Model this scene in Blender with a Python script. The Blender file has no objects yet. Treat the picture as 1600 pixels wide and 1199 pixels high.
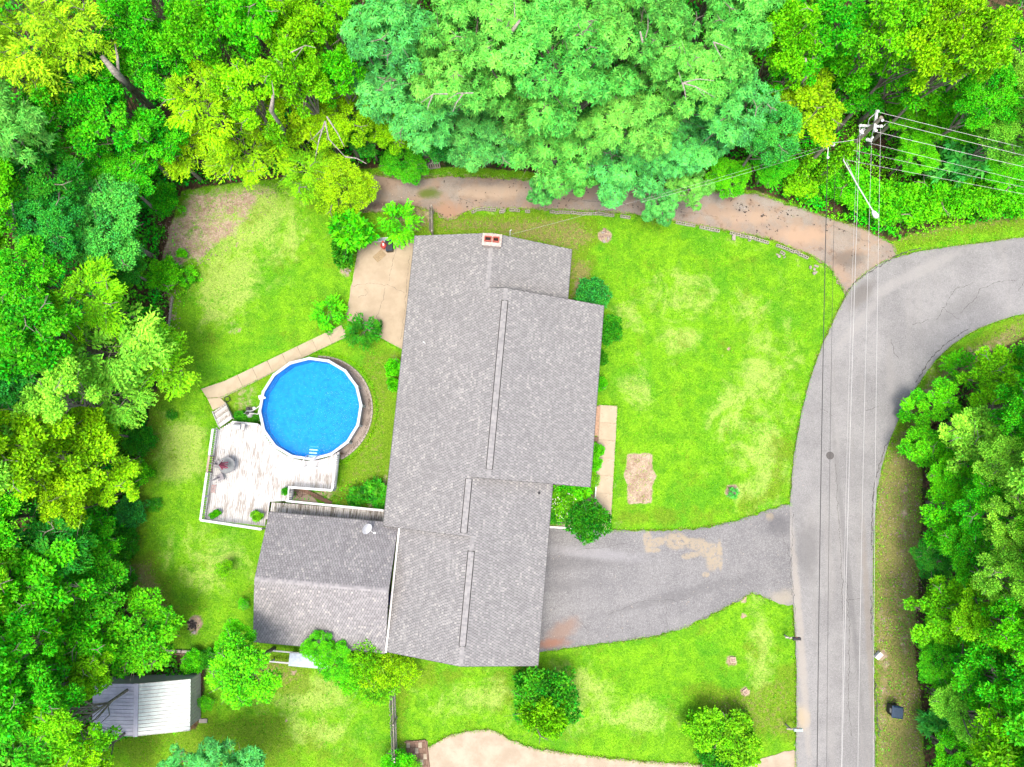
import bpy, math, random
import numpy as np
from mathutils import Vector, Matrix
random.seed(7)
RNG = np.random.default_rng(7)
sc = bpy.context.scene
col = sc.collection

# ------------------------------------------------------------------ camera, sky, sun, exposure
CAM_H = 56.0
TILT = math.radians(7)
FPX = 1120.0                                   # focal length in pixels of a 1600 px wide picture
cd = bpy.data.cameras.new('camera')
cam = bpy.data.objects.new('camera', cd)
col.objects.link(cam)
cam.location = (0, 0, CAM_H)
cam.rotation_euler = (TILT, 0, 0)
cd.sensor_width = 36.0
cd.lens = FPX / 1600 * 36
cd.clip_start = 0.5
cd.clip_end = 2000
sc.camera = cam

SUN_EL, SUN_AZ = math.radians(75), math.radians(192)      # azimuth clockwise from +Y
w = bpy.data.worlds.new('World')
sc.world = w
w.use_nodes = True
nt = w.node_tree
bg = nt.nodes['Background']
sky = nt.nodes.new('ShaderNodeTexSky')
sky.sky_type = 'NISHITA'
sky.sun_disc = False
sky.sun_elevation = SUN_EL
sky.sun_rotation = SUN_AZ
sky.air_density = 1.0
sky.dust_density = 6.0
nt.links.new(sky.outputs[0], bg.inputs[0])
bg.inputs[1].default_value = 0.15
sd = bpy.data.lights.new('sun', 'SUN')
sun = bpy.data.objects.new('sun', sd)
col.objects.link(sun)
sd.energy = 1.25
sd.angle = math.radians(20)
sd.color = (1.0, 0.92, 0.81)
sv = Vector((math.sin(SUN_AZ) * math.cos(SUN_EL), math.cos(SUN_AZ) * math.cos(SUN_EL), math.sin(SUN_EL)))
sun.rotation_euler = sv.to_track_quat('Z', 'Y').to_euler()
sun.location = (0, -40, 80)
sc.view_settings.view_transform = 'Standard'
sc.view_settings.look = 'None'
sc.view_settings.gamma = 1
sc.view_settings.exposure = 1.70
try:
    sc.cycles.max_bounces = 6
    sc.cycles.diffuse_bounces = 4
    sc.cycles.transmission_bounces = 4
    sc.cycles.transparent_max_bounces = 4
    sc.cycles.use_denoising = True
except Exception:
    pass


# ------------------------------------------------------------------ measuring: where a sight line of the photograph meets height z
def P(px, py, z=0.0):
    dx = (px - 800) / FPX
    dy = -(py - 599.5) / FPX
    d = (dx, dy * math.cos(TILT) + math.sin(TILT), dy * math.sin(TILT) - math.cos(TILT))
    s = (z - CAM_H) / d[2]
    return (d[0] * s, d[1] * s)


def P3(px, py, z=0.0):
    x, y = P(px, py, z)
    return (x, y, z)


# ------------------------------------------------------------------ objects
def tag(o, label=None, cat=None, group=None, kind=None):
    if label: o['label'] = label
    if cat: o['category'] = cat
    if group: o['group'] = group
    if kind: o['kind'] = kind
    return o


def empty(name, loc=(0, 0, 0), rz=0.0, label=None, cat=None, group=None):
    o = bpy.data.objects.new(name, None)
    col.objects.link(o)
    o.location = loc
    o.rotation_euler = (0, 0, rz)
    o.empty_display_size = 0.3
    return tag(o, label, cat, group)


def link(name, me, parent=None, loc=(0, 0, 0), rz=0.0):
    o = bpy.data.objects.new(name, me)
    col.objects.link(o)
    o.parent = parent
    o.location = loc
    o.rotation_euler = (0, 0, rz)
    return o


def copy_tree(o, parent=None):
    c = o.copy()
    col.objects.link(c)
    c.parent = parent
    for ch in list(o.children):
        copy_tree(ch, c)
    return c


def np_mesh(name, verts, faces, mats, smooth=False, fattr=None, vattr=None, vcol=None):
    """faces: (n,3) or (n,4) array"""
    me = bpy.data.meshes.new(name)
    verts = np.asarray(verts, dtype=np.float32)
    faces = np.asarray(faces, dtype=np.int32)
    k = faces.shape[1]
    me.vertices.add(len(verts))
    me.vertices.foreach_set('co', verts.ravel())
    me.loops.add(faces.size)
    me.loops.foreach_set('vertex_index', faces.ravel())
    me.polygons.add(len(faces))
    me.polygons.foreach_set('loop_start', np.arange(0, faces.size, k, dtype=np.int32))
    if smooth:
        me.polygons.foreach_set('use_smooth', np.ones(len(faces), dtype=bool))
    me.update(calc_edges=True)
    for n, a in (fattr or {}).items():
        t = me.attributes.new(n, 'FLOAT', 'FACE')
        t.data.foreach_set('value', np.asarray(a, dtype=np.float32))
    for n, a in (vattr or {}).items():
        t = me.attributes.new(n, 'FLOAT', 'POINT')
        t.data.foreach_set('value', np.asarray(a, dtype=np.float32))
    for n, a in (vcol or {}).items():
        t = me.attributes.new(n, 'FLOAT_COLOR', 'POINT')
        t.data.foreach_set('color', np.asarray(a, dtype=np.float32).ravel())
    for m in (mats if isinstance(mats, (list, tuple)) else [mats]):
        me.materials.append(m)
    return me


class MB:
    """collects simple solids, links them as ONE mesh object"""
    def __init__(s):
        s.v, s.f = [], []

    def add(s, vs, fs):
        n = len(s.v)
        s.v += [tuple(v) for v in vs]
        s.f += [tuple(i + n for i in f) for f in fs]
        return s

    def box(s, cx, cy, cz, sx, sy, sz, rz=0.0, taper=1.0):
        c, d = math.cos(rz), math.sin(rz)
        vs = []
        for z, k in ((-1, 1.0), (1, taper)):
            for x, y in ((-1, -1), (1, -1), (1, 1), (-1, 1)):
                X, Y = x * sx / 2 * k, y * sy / 2 * k
                vs.append((cx + X * c - Y * d, cy + X * d + Y * c, cz + z * sz / 2))
        return s.add(vs, [(3, 2, 1, 0), (4, 5, 6, 7), (0, 1, 5, 4), (1, 2, 6, 5), (2, 3, 7, 6), (3, 0, 4, 7)])

    def beam(s, a, b, wd, ht):
        a, b = Vector(a), Vector(b)
        d = (b - a).normalized()
        up = Vector((0, 0, 1)) if abs(d.z) < 0.95 else Vector((1, 0, 0))
        r = d.cross(up).normalized() * wd / 2
        u = r.cross(d).normalized() * ht / 2
        vs = [p + x * r + y * u for p in (a, b) for x, y in ((-1, -1), (1, -1), (1, 1), (-1, 1))]
        return s.add(vs, [(3, 2, 1, 0), (4, 5, 6, 7), (0, 1, 5, 4), (1, 2, 6, 5), (2, 3, 7, 6), (3, 0, 4, 7)])

    def tube(s, pts, rad, n=8, caps=True, closed=False):
        pts = [Vector(p) for p in pts]
        m = len(pts)
        rad = list(rad) if hasattr(rad, '__len__') else [rad] * m
        prev = None
        vs = []
        for i, p in enumerate(pts):
            if closed:
                d = (pts[(i + 1) % m] - pts[i - 1]).normalized()
            else:
                d = (pts[min(i + 1, m - 1)] - pts[max(i - 1, 0)]).normalized()
            if prev is None:
                prev = Vector((1, 0, 0)) if abs(d.x) < 0.8 else Vector((0, 1, 0))
            r = (prev - d * prev.dot(d)).normalized()
            prev = r
            q = d.cross(r)
            for k in range(n):
                t = 2 * math.pi * k / n
                vs.append(p + (r * math.cos(t) + q * math.sin(t)) * rad[i])
        fs = []
        for i in range(m if closed else m - 1):
            j = (i + 1) % m
            for k in range(n):
                fs.append((i * n + k, i * n + (k + 1) % n, j * n + (k + 1) % n, j * n + k))
        if caps and not closed:
            fs.append(tuple(range(n - 1, -1, -1)))
            fs.append(tuple((m - 1) * n + k for k in range(n)))
        return s.add(vs, fs)

    def lathe(s, cx, cy, prof, n=16):
        """prof: (radius, z) from bottom to top"""
        vs = []
        for r, z in prof:
            for k in range(n):
                t = 2 * math.pi * k / n
                vs.append((cx + r * math.cos(t), cy + r * math.sin(t), z))
        fs = []
        for i in range(len(prof) - 1):
            for k in range(n):
                fs.append((i * n + k, i * n + (k + 1) % n, (i + 1) * n + (k + 1) % n, (i + 1) * n + k))
        fs.append(tuple(range(n - 1, -1, -1)))
        fs.append(tuple((len(prof) - 1) * n + k for k in range(n)))
        return s.add(vs, fs)

    def prism(s, poly, z0, z1):
        n = len(poly)
        a = sum(poly[i][0] * poly[(i + 1) % n][1] - poly[(i + 1) % n][0] * poly[i][1] for i in range(n))
        if a < 0:
            poly = poly[::-1]
        vs = [(x, y, z0) for x, y in poly] + [(x, y, z1) for x, y in poly]
        fs = [tuple(range(n - 1, -1, -1)), tuple(range(n, 2 * n))]
        fs += [(i, (i + 1) % n, n + (i + 1) % n, n + i) for i in range(n)]
        return s.add(vs, fs)

    def mesh(s, name, m, smooth=False):
        me = bpy.data.meshes.new(name)
        me.from_pydata(s.v, [], s.f)
        me.materials.append(m)
        if smooth:
            for p in me.polygons: p.use_smooth = True
        return me

    def build(s, name, m, parent=None, loc=(0, 0, 0), rz=0.0, smooth=False):
        return link(name, s.mesh(name, m, smooth), parent, loc, rz)


# ------------------------------------------------------------------ materials
ALB = (0.625, 0.628, 0.622)          # scales the colours written below, tuned together with the exposure


class NT:
    def __init__(s, name):
        s.m = bpy.data.materials.new(name)
        s.m.use_nodes = True
        s.t = s.m.node_tree
        s.b = s.t.nodes['Principled BSDF']
        s.co = s.n('ShaderNodeTexCoord').outputs['Object']

    def n(s, kind, **kw):
        o = s.t.nodes.new(kind)
        for k, v in kw.items(): setattr(o, k, v)
        return o

    def put(s, sock, v):
        if isinstance(v, (int, float)): sock.default_value = v
        elif isinstance(v, (tuple, list)): sock.default_value = (v[0] * ALB[0], v[1] * ALB[1], v[2] * ALB[2], 1) if len(v) == 3 and sock.type == 'RGBA' else v
        else: s.t.links.new(v, sock)

    def math(s, op, a, b=0.0, c=None, clamp=False):
        o = s.n('ShaderNodeMath', operation=op, use_clamp=clamp)
        s.put(o.inputs[0], a); s.put(o.inputs[1], b)
        if c is not None: s.put(o.inputs[2], c)
        return o.outputs[0]

    def mix(s, f, a, b, mode='MIX'):
        o = s.n('ShaderNodeMix', data_type='RGBA', blend_type=mode)
        s.put(o.inputs[0], f); s.put(o.inputs[6], a); s.put(o.inputs[7], b)
        return o.outputs[2]

    def step(s, x, lo, hi, a=0.0, b=1.0):
        o = s.n('ShaderNodeMapRange', interpolation_type='SMOOTHSTEP')
        s.put(o.inputs[0], x); s.put(o.inputs[1], lo); s.put(o.inputs[2], hi); s.put(o.inputs[3], a); s.put(o.inputs[4], b)
        return o.outputs[0]

    def scale(s, v, sx, sy, sz=1.0, rz=0.0):
        o = s.n('ShaderNodeMapping')
        s.put(o.inputs[0], v)
        o.inputs['Scale'].default_value = (sx, sy, sz)
        o.inputs['Rotation'].default_value = (0, 0, rz)
        return o.outputs[0]

    def noise(s, sc_, det=4, rough=0.6, v=None, dist=0.0, out=0):
        o = s.n('ShaderNodeTexNoise')
        s.put(o.inputs['Vector'], v if v is not None else s.co)
        o.inputs['Scale'].default_value = sc_
        o.inputs['Detail'].default_value = det
        o.inputs['Roughness'].default_value = rough
        o.inputs['Distortion'].default_value = dist
        return o.outputs[out]

    def voro(s, sc_, feature='F1', v=None, out='Distance'):
        o = s.n('ShaderNodeTexVoronoi', feature=feature)
        s.put(o.inputs['Vector'], v if v is not None else s.co)
        o.inputs['Scale'].default_value = sc_
        return o.outputs[out]

    def attr(s, name, out='Fac'):
        o = s.n('ShaderNodeAttribute', attribute_name=name)
        return o.outputs[out]

    def blob(s, x, y, rx, ry, soft=0.5, rz=0.0):
        """an elongated stain round a spot of the ground, edge broken by noise"""
        o = s.n('ShaderNodeVectorMath', operation='SUBTRACT')
        s.put(o.inputs[0], s.co); o.inputs[1].default_value = (x, y, 0)
        v = s.scale(o.outputs[0], 1, 1, 0)
        r = s.n('ShaderNodeVectorRotate', rotation_type='Z_AXIS')
        s.put(r.inputs[0], v); r.inputs['Angle'].default_value = -rz
        v = s.scale(r.outputs[0], 1 / rx, 1 / ry, 0)
        l = s.n('ShaderNodeVectorMath', operation='LENGTH')
        s.put(l.inputs[0], v)
        d = s.math('ADD', l.outputs['Value'], s.math('MULTIPLY', s.math('SUBTRACT', s.noise(1.3, 5), 0.5), 1.1))
        return s.step(d, 1 + soft * 0.5, 1 - soft, 0, 1)

    def bump(s, h, st=0.5, dist=0.05):
        o = s.n('ShaderNodeBump')
        s.put(o.inputs['Height'], h); o.inputs['Strength'].default_value = st; o.inputs['Distance'].default_value = dist
        s.t.links.new(o.outputs[0], s.b.inputs['Normal'])

    def done(s, base, rough=0.9, **kw):
        s.put(s.b.inputs['Base Color'], base)
        s.put(s.b.inputs['Roughness'], rough)
        s.b.inputs['Specular IOR Level'].default_value = kw.get('spec', 0.3)
        if 'metal' in kw: s.b.inputs['Metallic'].default_value = kw['metal']
        return s.m


def plain(name, c, rough=0.7, var=0.12, sc_=6.0, **kw):
    k = NT(name)
    n = k.noise(sc_, 6, 0.65)
    dark = tuple(x * (1 - var * 1.6) for x in c)
    light = tuple(min(1, x * (1 + var)) for x in c)
    return k.done(k.mix(k.step(n, 0.3, 0.7), dark, light), rough, **kw)


def streaky(name, c1, c2, lo=0.45, hi=0.55, sx=14, sy=1.2, rough=0.85, c3=None):
    """weathered wood with paint (c1) worn down to (c2) along the grain (local y)"""
    k = NT(name)
    rnd = k.n('ShaderNodeObjectInfo').outputs['Random']
    off = k.n('ShaderNodeVectorMath', operation='ADD')
    cmb = k.n('ShaderNodeCombineXYZ')
    k.put(cmb.inputs[0], k.math('MULTIPLY', rnd, 37.0)); k.put(cmb.inputs[1], k.math('MULTIPLY', rnd, 91.0))
    k.put(off.inputs[0], k.co); k.put(off.inputs[1], cmb.outputs[0])
    v = off.outputs[0]
    n = k.noise(1.0, 8, 0.7, v=k.scale(v, sx, sy, 4))
    big = k.noise(0.6, 3, 0.5)
    f = k.math('ADD', n, k.math('MULTIPLY', k.math('SUBTRACT', big, 0.5), 0.45))
    f = k.math('ADD', f, k.math('MULTIPLY', k.math('SUBTRACT', rnd, 0.5), 0.10))
    c = k.mix(k.step(f, lo, hi), c1, c2)
    g = k.noise(1.0, 4, 0.6, v=k.scale(v, 40, 2, 8))
    c = k.mix(k.step(g, 0.35, 0.75, 0.0, 0.25), c, c3 or tuple(x * 0.5 for x in c2))
    k.bump(f, 0.25, 0.01)
    return k.done(c, rough)


def leaf_mat():
    k = NT('leaf')
    info = k.n('ShaderNodeObjectInfo')
    tone, warm = k.attr('tone'), k.attr('warm')
    base = info.outputs['Color']
    hsv = k.n('ShaderNodeHueSaturation')
    k.put(hsv.inputs['Hue'], k.math('ADD', 0.5, k.math('MULTIPLY', k.math('SUBTRACT', warm, 0.5), -0.055)))
    hsv.inputs['Saturation'].default_value = 1.0
    k.put(hsv.inputs['Value'], k.step(tone, 0.05, 0.95, 0.38, 1.65))
    k.put(hsv.inputs['Color'], base)
    c = hsv.outputs[0]
    k.done(c, 0.6, spec=0.15)
    tr = k.n('ShaderNodeBsdfTranslucent')
    k.put(tr.inputs[0], k.mix(0.5, c, k.mix(1.0, c, (1.2, 1.4, 0.5), 'MULTIPLY')))
    ms = k.n('ShaderNodeMixShader')
    ms.inputs[0].default_value = 0.42
    k.t.links.new(k.b.outputs[0], ms.inputs[1]); k.t.links.new(tr.outputs[0], ms.inputs[2])
    k.t.links.new(ms.outputs[0], k.t.nodes['Material Output'].inputs[0])
    return k.m


def ground_mat():
    k = NT('ground')
    msk = k.n('ShaderNodeAttribute', attribute_name='mask')
    sep = k.n('ShaderNodeSeparateColor')
    k.put(sep.inputs[0], msk.outputs['Color'])
    soil, litter, dry = sep.outputs[0], sep.outputs[1], sep.outputs[2]
    fine = k.noise(7.0, 8, 0.75)
    mid = k.noise(0.9, 9, 0.75, dist=0.6)
    big = k.noise(0.22, 4, 0.55)
    # grass: lime, deeper green, straw, olive thatch with house shade painted in
    g = k.mix(k.step(mid, 0.38, 0.60), (0.080, 0.31, 0.003), (0.185, 0.48, 0.004))
    g = k.mix(k.step(big, 0.50, 0.64, 0, 0.6), g, (0.030, 0.29, 0.003))
    n1 = k.math('MULTIPLY', k.noise(0.36, 10, 0.72, dist=0.9), 0.58)
    n2 = k.math('MULTIPLY', k.noise(1.5, 7, 0.75, dist=0.4), 0.22)
    straw = k.math('ADD', k.math('ADD', n1, n2), k.math('MULTIPLY', dry, 0.30))
    g = k.mix(k.step(straw, 0.465, 0.60, 0, 0.78), g, (0.43, 0.56, 0.13))
    olv = msk.outputs['Alpha']
    o1 = k.math('MULTIPLY', k.noise(0.40, 8, 0.72, v=k.scale(k.co, 1, 1, 1, 1.0)), 0.8)
    olive = k.math('ADD', o1, k.math('MULTIPLY', olv, 0.45))
    g = k.mix(k.step(olive, 0.42, 0.56, 0, 0.78), g, (0.14, 0.24, 0.008))
    tw = k.math('ADD', k.noise(3.2, 8, 0.8), k.math('MULTIPLY', k.math('SUBTRACT', olv, 0.55), 0.35))
    g = k.mix(k.math('MULTIPLY', k.step(tw, 0.47, 0.58), k.step(olv, 0.1, 0.6, 0, 0.85)), g, (0.27, 0.18, 0.10))
    g = k.mix(k.math('MULTIPLY', k.step(k.noise(6.0, 6, 0.85), 0.56, 0.64), k.step(olv, 0.3, 0.8, 0, 0.6)), g, (0.45, 0.38, 0.22))
    blade = k.noise(11.0, 5, 0.85)
    g = k.mix(k.step(blade, 0.36, 0.64), k.mix(0.52, g, (0.012, 0.08, 0.001)), k.mix(0.18, g, (0.45, 0.62, 0.08)))
    # bare soil: pinkish tan with crumbs and twigs
    s = k.mix(k.step(k.noise(1.2, 9, 0.78), 0.35, 0.6), (0.29, 0.205, 0.145), (0.47, 0.385, 0.285))
    s = k.mix(k.step(fine, 0.42, 0.6, 0, 0.5), s, (0.22, 0.14, 0.09))
    sf = k.math('ADD', soil, k.math('MULTIPLY', k.math('SUBTRACT', k.noise(0.9, 10, 0.8, dist=0.5), 0.5), 1.5))
    sf = k.math('MULTIPLY', k.step(sf, 0.40, 0.66), k.step(soil, 0.02, 0.2))
    c = k.mix(sf, g, s)
    # forest floor: dark leaf litter
    lt = k.mix(k.step(k.voro(6.0, out='Color'), 0.2, 0.9), (0.05, 0.032, 0.018), (0.12, 0.075, 0.04))
    lt = k.mix(k.step(mid, 0.5, 0.6), lt, (0.018, 0.05, 0.008))
    lf = k.math('ADD', litter, k.math('MULTIPLY', k.math('SUBTRACT', k.noise(1.1, 7, 0.7), 0.5), 0.7))
    c = k.mix(k.step(lf, 0.45, 0.6), c, lt)
    h = k.math('ADD', fine, k.math('MULTIPLY', blade, 0.8))
    k.bump(h, 0.6, 0.08)
    return k.done(c, 0.95, spec=0.1)


def asphalt(name, c1, c2, dark=(0.05, 0.05, 0.052), speck=0.35, extra=None, cracks=0.5):
    k = NT(name)
    big = k.noise(0.25, 5, 0.6)
    c = k.mix(k.step(big, 0.35, 0.65), c1, c2)
    mot = k.noise(1.6, 7, 0.7)
    c = k.mix(k.step(mot, 0.45, 0.75, 0, 0.35), c, tuple(x * 0.65 for x in c1))
    sp = k.noise(13.0, 4, 0.9)
    c = k.mix(k.step(sp, 0.50, 0.68, 0, speck), c, (0.42, 0.42, 0.42))
    c = k.mix(k.step(sp, 0.48, 0.32, 0, speck), c, dark)
    d = k.noise(0.7, 4, 0.6, out=1)
    v = k.n('ShaderNodeVectorMath', operation='MULTIPLY_ADD')
    k.put(v.inputs[0], d); v.inputs[1].default_value = (0.9, 0.9, 0); k.put(v.inputs[2], k.co)
    ed = k.voro(0.22, 'DISTANCE_TO_EDGE', v=v.outputs[0])
    if extra: c = extra(k, c)
    k.bump(k.math('ADD', sp, k.math('MULTIPLY', mot, 0.5)), 0.35, 0.02)
    return k.done(c, 0.9, spec=0.25)


def concrete(name, c1, c2, stain=(0.30, 0.25, 0.18), amt=0.5, extra=None):
    k = NT(name)
    rnd = k.n('ShaderNodeObjectInfo').outputs['Random']
    c = k.mix(k.step(k.noise(0.7, 6, 0.65), 0.35, 0.68), c1, c2)
    c = k.mix(k.math('MULTIPLY', rnd, 0.18), c, stain)
    c = k.mix(k.step(k.noise(1.9, 8, 0.72, dist=0.8), 0.56, 0.66, 0, amt), c, stain)
    c = k.mix(k.step(k.noise(9.0, 6, 0.8), 0.62, 0.72, 0, amt), c, tuple(x * 0.4 for x in stain))
    if extra: c = extra(k, c)
    k.bump(k.noise(14, 6, 0.7), 0.25, 0.02)
    return k.done(c, 0.9, spec=0.2)


M = {}
M['leaf'] = leaf_mat()
M['ground'] = ground_mat()


def road_extra(k, c):
    a = k.step(k.noise(1.0, 5, 0.6, v=k.scale(k.co, 0.9, 0.09, 1)), 0.5, 0.66, 0, 0.4)
    c = k.mix(a, c, (0.26, 0.255, 0.25))
    for (px, py, rx, ry, rz, cc, st) in ((1425, 430, 6.0, 0.5, 0.45, (0.30, 0.295, 0.29), 0.5), (1345, 500, 3.6, 0.45, 0.85, (0.30, 0.295, 0.29), 0.5), (1500, 480, 3.0, 0.8, 0.5, (0.13, 0.13, 0.13), 0.35),
                                         (1260, 860, 1.0, 2.5, 0, (0.11, 0.11, 0.115), 0.5), (1255, 1120, 0.5, 0.9, 0, (0.40, 0.33, 0.22), 0.8), (1325, 900, 0.25, 12, 0.05, (0.12, 0.12, 0.125), 0.4),
                                         (1345, 460, 1.6, 0.7, 0.8, (0.12, 0.11, 0.10), 0.6), (1250, 1000, 0.35, 9, 0.03, (0.36, 0.33, 0.29), 0.55), (1358, 1000, 0.3, 10, 0, (0.22, 0.19, 0.16), 0.5)):
        x, y = P(px, py)
        c = k.mix(k.math('MULTIPLY', k.blob(x, y, rx, ry, 0.6, rz), st), c, cc)
    return c


def drive_extra(k, c):
    sd_ = (0.32, 0.27, 0.195)
    gr_ = k.step(k.noise(3.5, 8, 0.8), 0.38, 0.52)
    for (px, py, rx, ry, rz) in ((1012, 846, .35, .9, 0), (1025, 848, .8, .35, .2), (1058, 846, 1.0, .7, 0), (1085, 850, 1.5, .5, -.2), (1110, 862, .8, .7, -.4), (1112, 878, .5, .7, 0), (1078, 868, .7, .25, .2), (1203, 808, .35, .35, 0), (1103, 898, .3, .25, 0), (1022, 860, .5, .2, 0), (1125, 868, .2, 1.1, 0)):
        x, y = P(px, py)
        c = k.mix(k.math('MULTIPLY', k.math('MULTIPLY', k.blob(x, y, rx, ry, 0.3, rz), 0.8), gr_), c, sd_)
    for (px, py, rx, ry, rz, cc, st) in ((880, 985, 1.5, 0.7, 0.6, (0.25, 0.165, 0.125), 0.7), (862, 1005, 1.4, 0.4, 0.1, (0.27, 0.13, 0.085), 0.8), (890, 880, 4.5, 0.6, 0.05, (0.12, 0.12, 0.125), 0.4),
                                         (880, 915, 3.5, 0.45, 0.1, (0.12, 0.12, 0.125), 0.35), (1060, 930, 7.0, 0.4, 0.25, (0.12, 0.12, 0.125), 0.4), (930, 865, 4, 0.5, -0.1, (0.3, 0.3, 0.32), 0.5),
                                         (1215, 820, 1.2, 1.0, 0, (0.09, 0.09, 0.1), 0.6), (1222, 935, 1.0, 0.7, 0.2, (0.33, 0.30, 0.24), 0.7)):
        x, y = P(px, py)
        c = k.mix(k.math('MULTIPLY', k.blob(x, y, rx, ry, 0.7, rz), st), c, cc)
    return c


def lane_extra(k, c):
    f = k.noise(0.55, 8, 0.7, dist=0.5)
    c = k.mix(k.step(f, 0.42, 0.60, 0, 0.85), c, (0.31, 0.225, 0.165))
    c = k.mix(k.step(k.noise(1.1, 7, 0.7), 0.56, 0.66, 0, 0.55), c, (0.14, 0.085, 0.055))
    c = k.mix(k.step(k.noise(0.8, 7, 0.72, v=k.scale(k.co, 1, 1, 1, 0.7)), 0.62, 0.72, 0, 0.7), c, (0.08, 0.12, 0.012))
    for (px, py, rx, ry, cc, st) in ((1255, 368, 2.2, 0.8, (0.42, 0.29, 0.20), 0.7), (1170, 340, 2.5, 0.6, (0.40, 0.29, 0.21), 0.6), (700, 330, 1.4, 0.8, (0.34, 0.20, 0.13), 0.7),
                                     (770, 300, 3, 0.7, (0.5, 0.39, 0.29), 0.6), (610, 322, 2.4, 0.4, (0.10, 0.06, 0.045), 0.7), (1325, 405, 1.5, 0.8, (0.10, 0.09, 0.08), 0.6), (670, 302, 1.0, 0.5, (0.09, 0.14, 0.012), 0.9)):
        x, y = P(px, py)
        c = k.mix(k.math('MULTIPLY', k.blob(x, y, rx, ry, 0.6), st), c, cc)
    return c


M['road'] = asphalt('road', (0.20, 0.20, 0.205), (0.255, 0.255, 0.258), extra=road_extra, speck=0.5)
M['drive'] = asphalt('driveway', (0.16, 0.16, 0.168), (0.205, 0.205, 0.21), extra=drive_extra, speck=0.65, cracks=0.6)
M['lane'] = asphalt('lane', (0.23, 0.19, 0.16), (0.30, 0.26, 0.22), extra=lane_extra, speck=0.4, cracks=0.9)
M['patio'] = concrete('patio', (0.36, 0.29, 0.205), (0.44, 0.365, 0.265), amt=0.25)
M['slab'] = concrete('slab', (0.38, 0.315, 0.22), (0.46, 0.395, 0.285), amt=0.22)
M['front_slab'] = concrete('front_slab', (0.42, 0.345, 0.245), (0.50, 0.42, 0.31), stain=(0.27, 0.20, 0.13), amt=0.85)
M['old_slab'] = concrete('old_slab', (0.34, 0.28, 0.21), (0.44, 0.375, 0.29), amt=0.5)
M['block'] = concrete('block', (0.36, 0.33, 0.29), (0.47, 0.44, 0.40), amt=0.5)
M['sand'] = concrete('sand', (0.30, 0.24, 0.145), (0.37, 0.295, 0.185), amt=0.3)
M['tar'] = plain('tar', (0.075, 0.073, 0.07), 0.8)
M['iron'] = plain('iron', (0.09, 0.085, 0.085), 0.6, sc_=30)
M['gravel'] = concrete('gravel', (0.20, 0.165, 0.14), (0.36, 0.31, 0.27), stain=(0.12, 0.09, 0.07), amt=0.8)
M['stone'] = concrete('stone', (0.30, 0.27, 0.25), (0.42, 0.38, 0.35), amt=0.3)
M['mulch'] = plain('mulch', (0.10, 0.055, 0.035), 0.95, var=0.5, sc_=18)
M['bark'] = streaky('bark', (0.30, 0.27, 0.22), (0.15, 0.125, 0.10), sx=9, sy=9)
M['deadwood'] = plain('deadwood', (0.33, 0.30, 0.26), 0.9, var=0.3, sc_=8)
M['white_wood'] = streaky('white_wood', (0.52, 0.525, 0.53), (0.29, 0.26, 0.23), 0.51, 0.63, c3=(0.22, 0.20, 0.18))
M['peeling_wood'] = streaky('peeling_wood', (0.50, 0.49, 0.47), (0.16, 0.14, 0.115), 0.43, 0.53)
M['rail_paint'] = plain('rail_paint', (0.58, 0.595, 0.61), 0.6, var=0.1, sc_=5)
M['bare_rail'] = streaky('bare_rail', (0.40, 0.32, 0.26), (0.25, 0.19, 0.15))
M['step_wood'] = streaky('step_wood', (0.50, 0.49, 0.47), (0.24, 0.21, 0.18), 0.45, 0.58)
M['grey_wood'] = streaky('grey_wood', (0.50, 0.46, 0.41), (0.30, 0.26, 0.22))
M['brown_wood'] = streaky('brown_wood', (0.24, 0.15, 0.11), (0.15, 0.09, 0.06))
M['siding'] = plain('siding', (0.46, 0.42, 0.35), 0.7)
M['trim'] = plain('trim', (0.70, 0.70, 0.69), 0.5, var=0.05)
M['soffit'] = plain('soffit', (0.30, 0.29, 0.28), 0.7)
M['fascia_dark'] = plain('fascia_dark', (0.09, 0.09, 0.09), 0.6)  # fascia tone, dark enough to draw shade lines along the roof steps
M['underlay'] = plain('underlay', (0.055, 0.055, 0.06), 0.9)
M['foundation'] = plain('foundation', (0.30, 0.27, 0.25), 0.9)
M['black'] = plain('black', (0.02, 0.02, 0.022), 0.5)
M['rubber'] = plain('rubber', (0.03, 0.03, 0.03), 0.8)
M['pool_white'] = plain('pool_white', (0.46, 0.52, 0.60), 0.35, var=0.06, sc_=3)
M['pool_wall'] = plain('pool_wall', (0.34, 0.35, 0.38), 0.4)
M['liner'] = plain('liner', (0.003, 0.02, 0.28), 0.5, var=0.1)
M['pool_floor'] = plain('pool_floor', (0.0, 0.42, 1.25), 0.6, var=0.2, sc_=5)
M['plastic_white'] = plain('plastic_white', (0.72, 0.73, 0.74), 0.35, var=0.04)
M['plastic_grey'] = plain('plastic_grey', (0.45, 0.47, 0.50), 0.4)
M['teal_step'] = plain('teal_step', (0.32, 0.60, 0.66), 0.4)
M['metal_white'] = plain('metal_white', (0.41, 0.50, 0.50), 0.4, var=0.14, sc_=1.8)
M['metal_shaded'] = plain('metal_shaded', (0.42, 0.43, 0.52), 0.3, var=0.12, sc_=1.5)  # shed metal with the tree's shade mixed into its colour
M['metal_tan'] = plain('metal_tan', (0.58, 0.50, 0.47), 0.5, var=0.1)
M['metal_grey'] = plain('metal_grey', (0.50, 0.48, 0.47), 0.5, var=0.1)
M['line'] = plain('line', (0.50, 0.50, 0.50), 0.5, var=0.05)
M['alu'] = plain('alu', (0.62, 0.63, 0.64), 0.4, var=0.05)
M['cable_dark'] = plain('cable_dark', (0.03, 0.03, 0.035), 0.6)
M['pole_wood'] = streaky('pole_wood', (0.30, 0.27, 0.22), (0.20, 0.17, 0.13), sx=20, sy=20)
M['red'] = plain('red', (0.45, 0.06, 0.05), 0.5)
M['pink'] = plain('pink', (0.48, 0.10, 0.17), 0.8)
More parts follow.
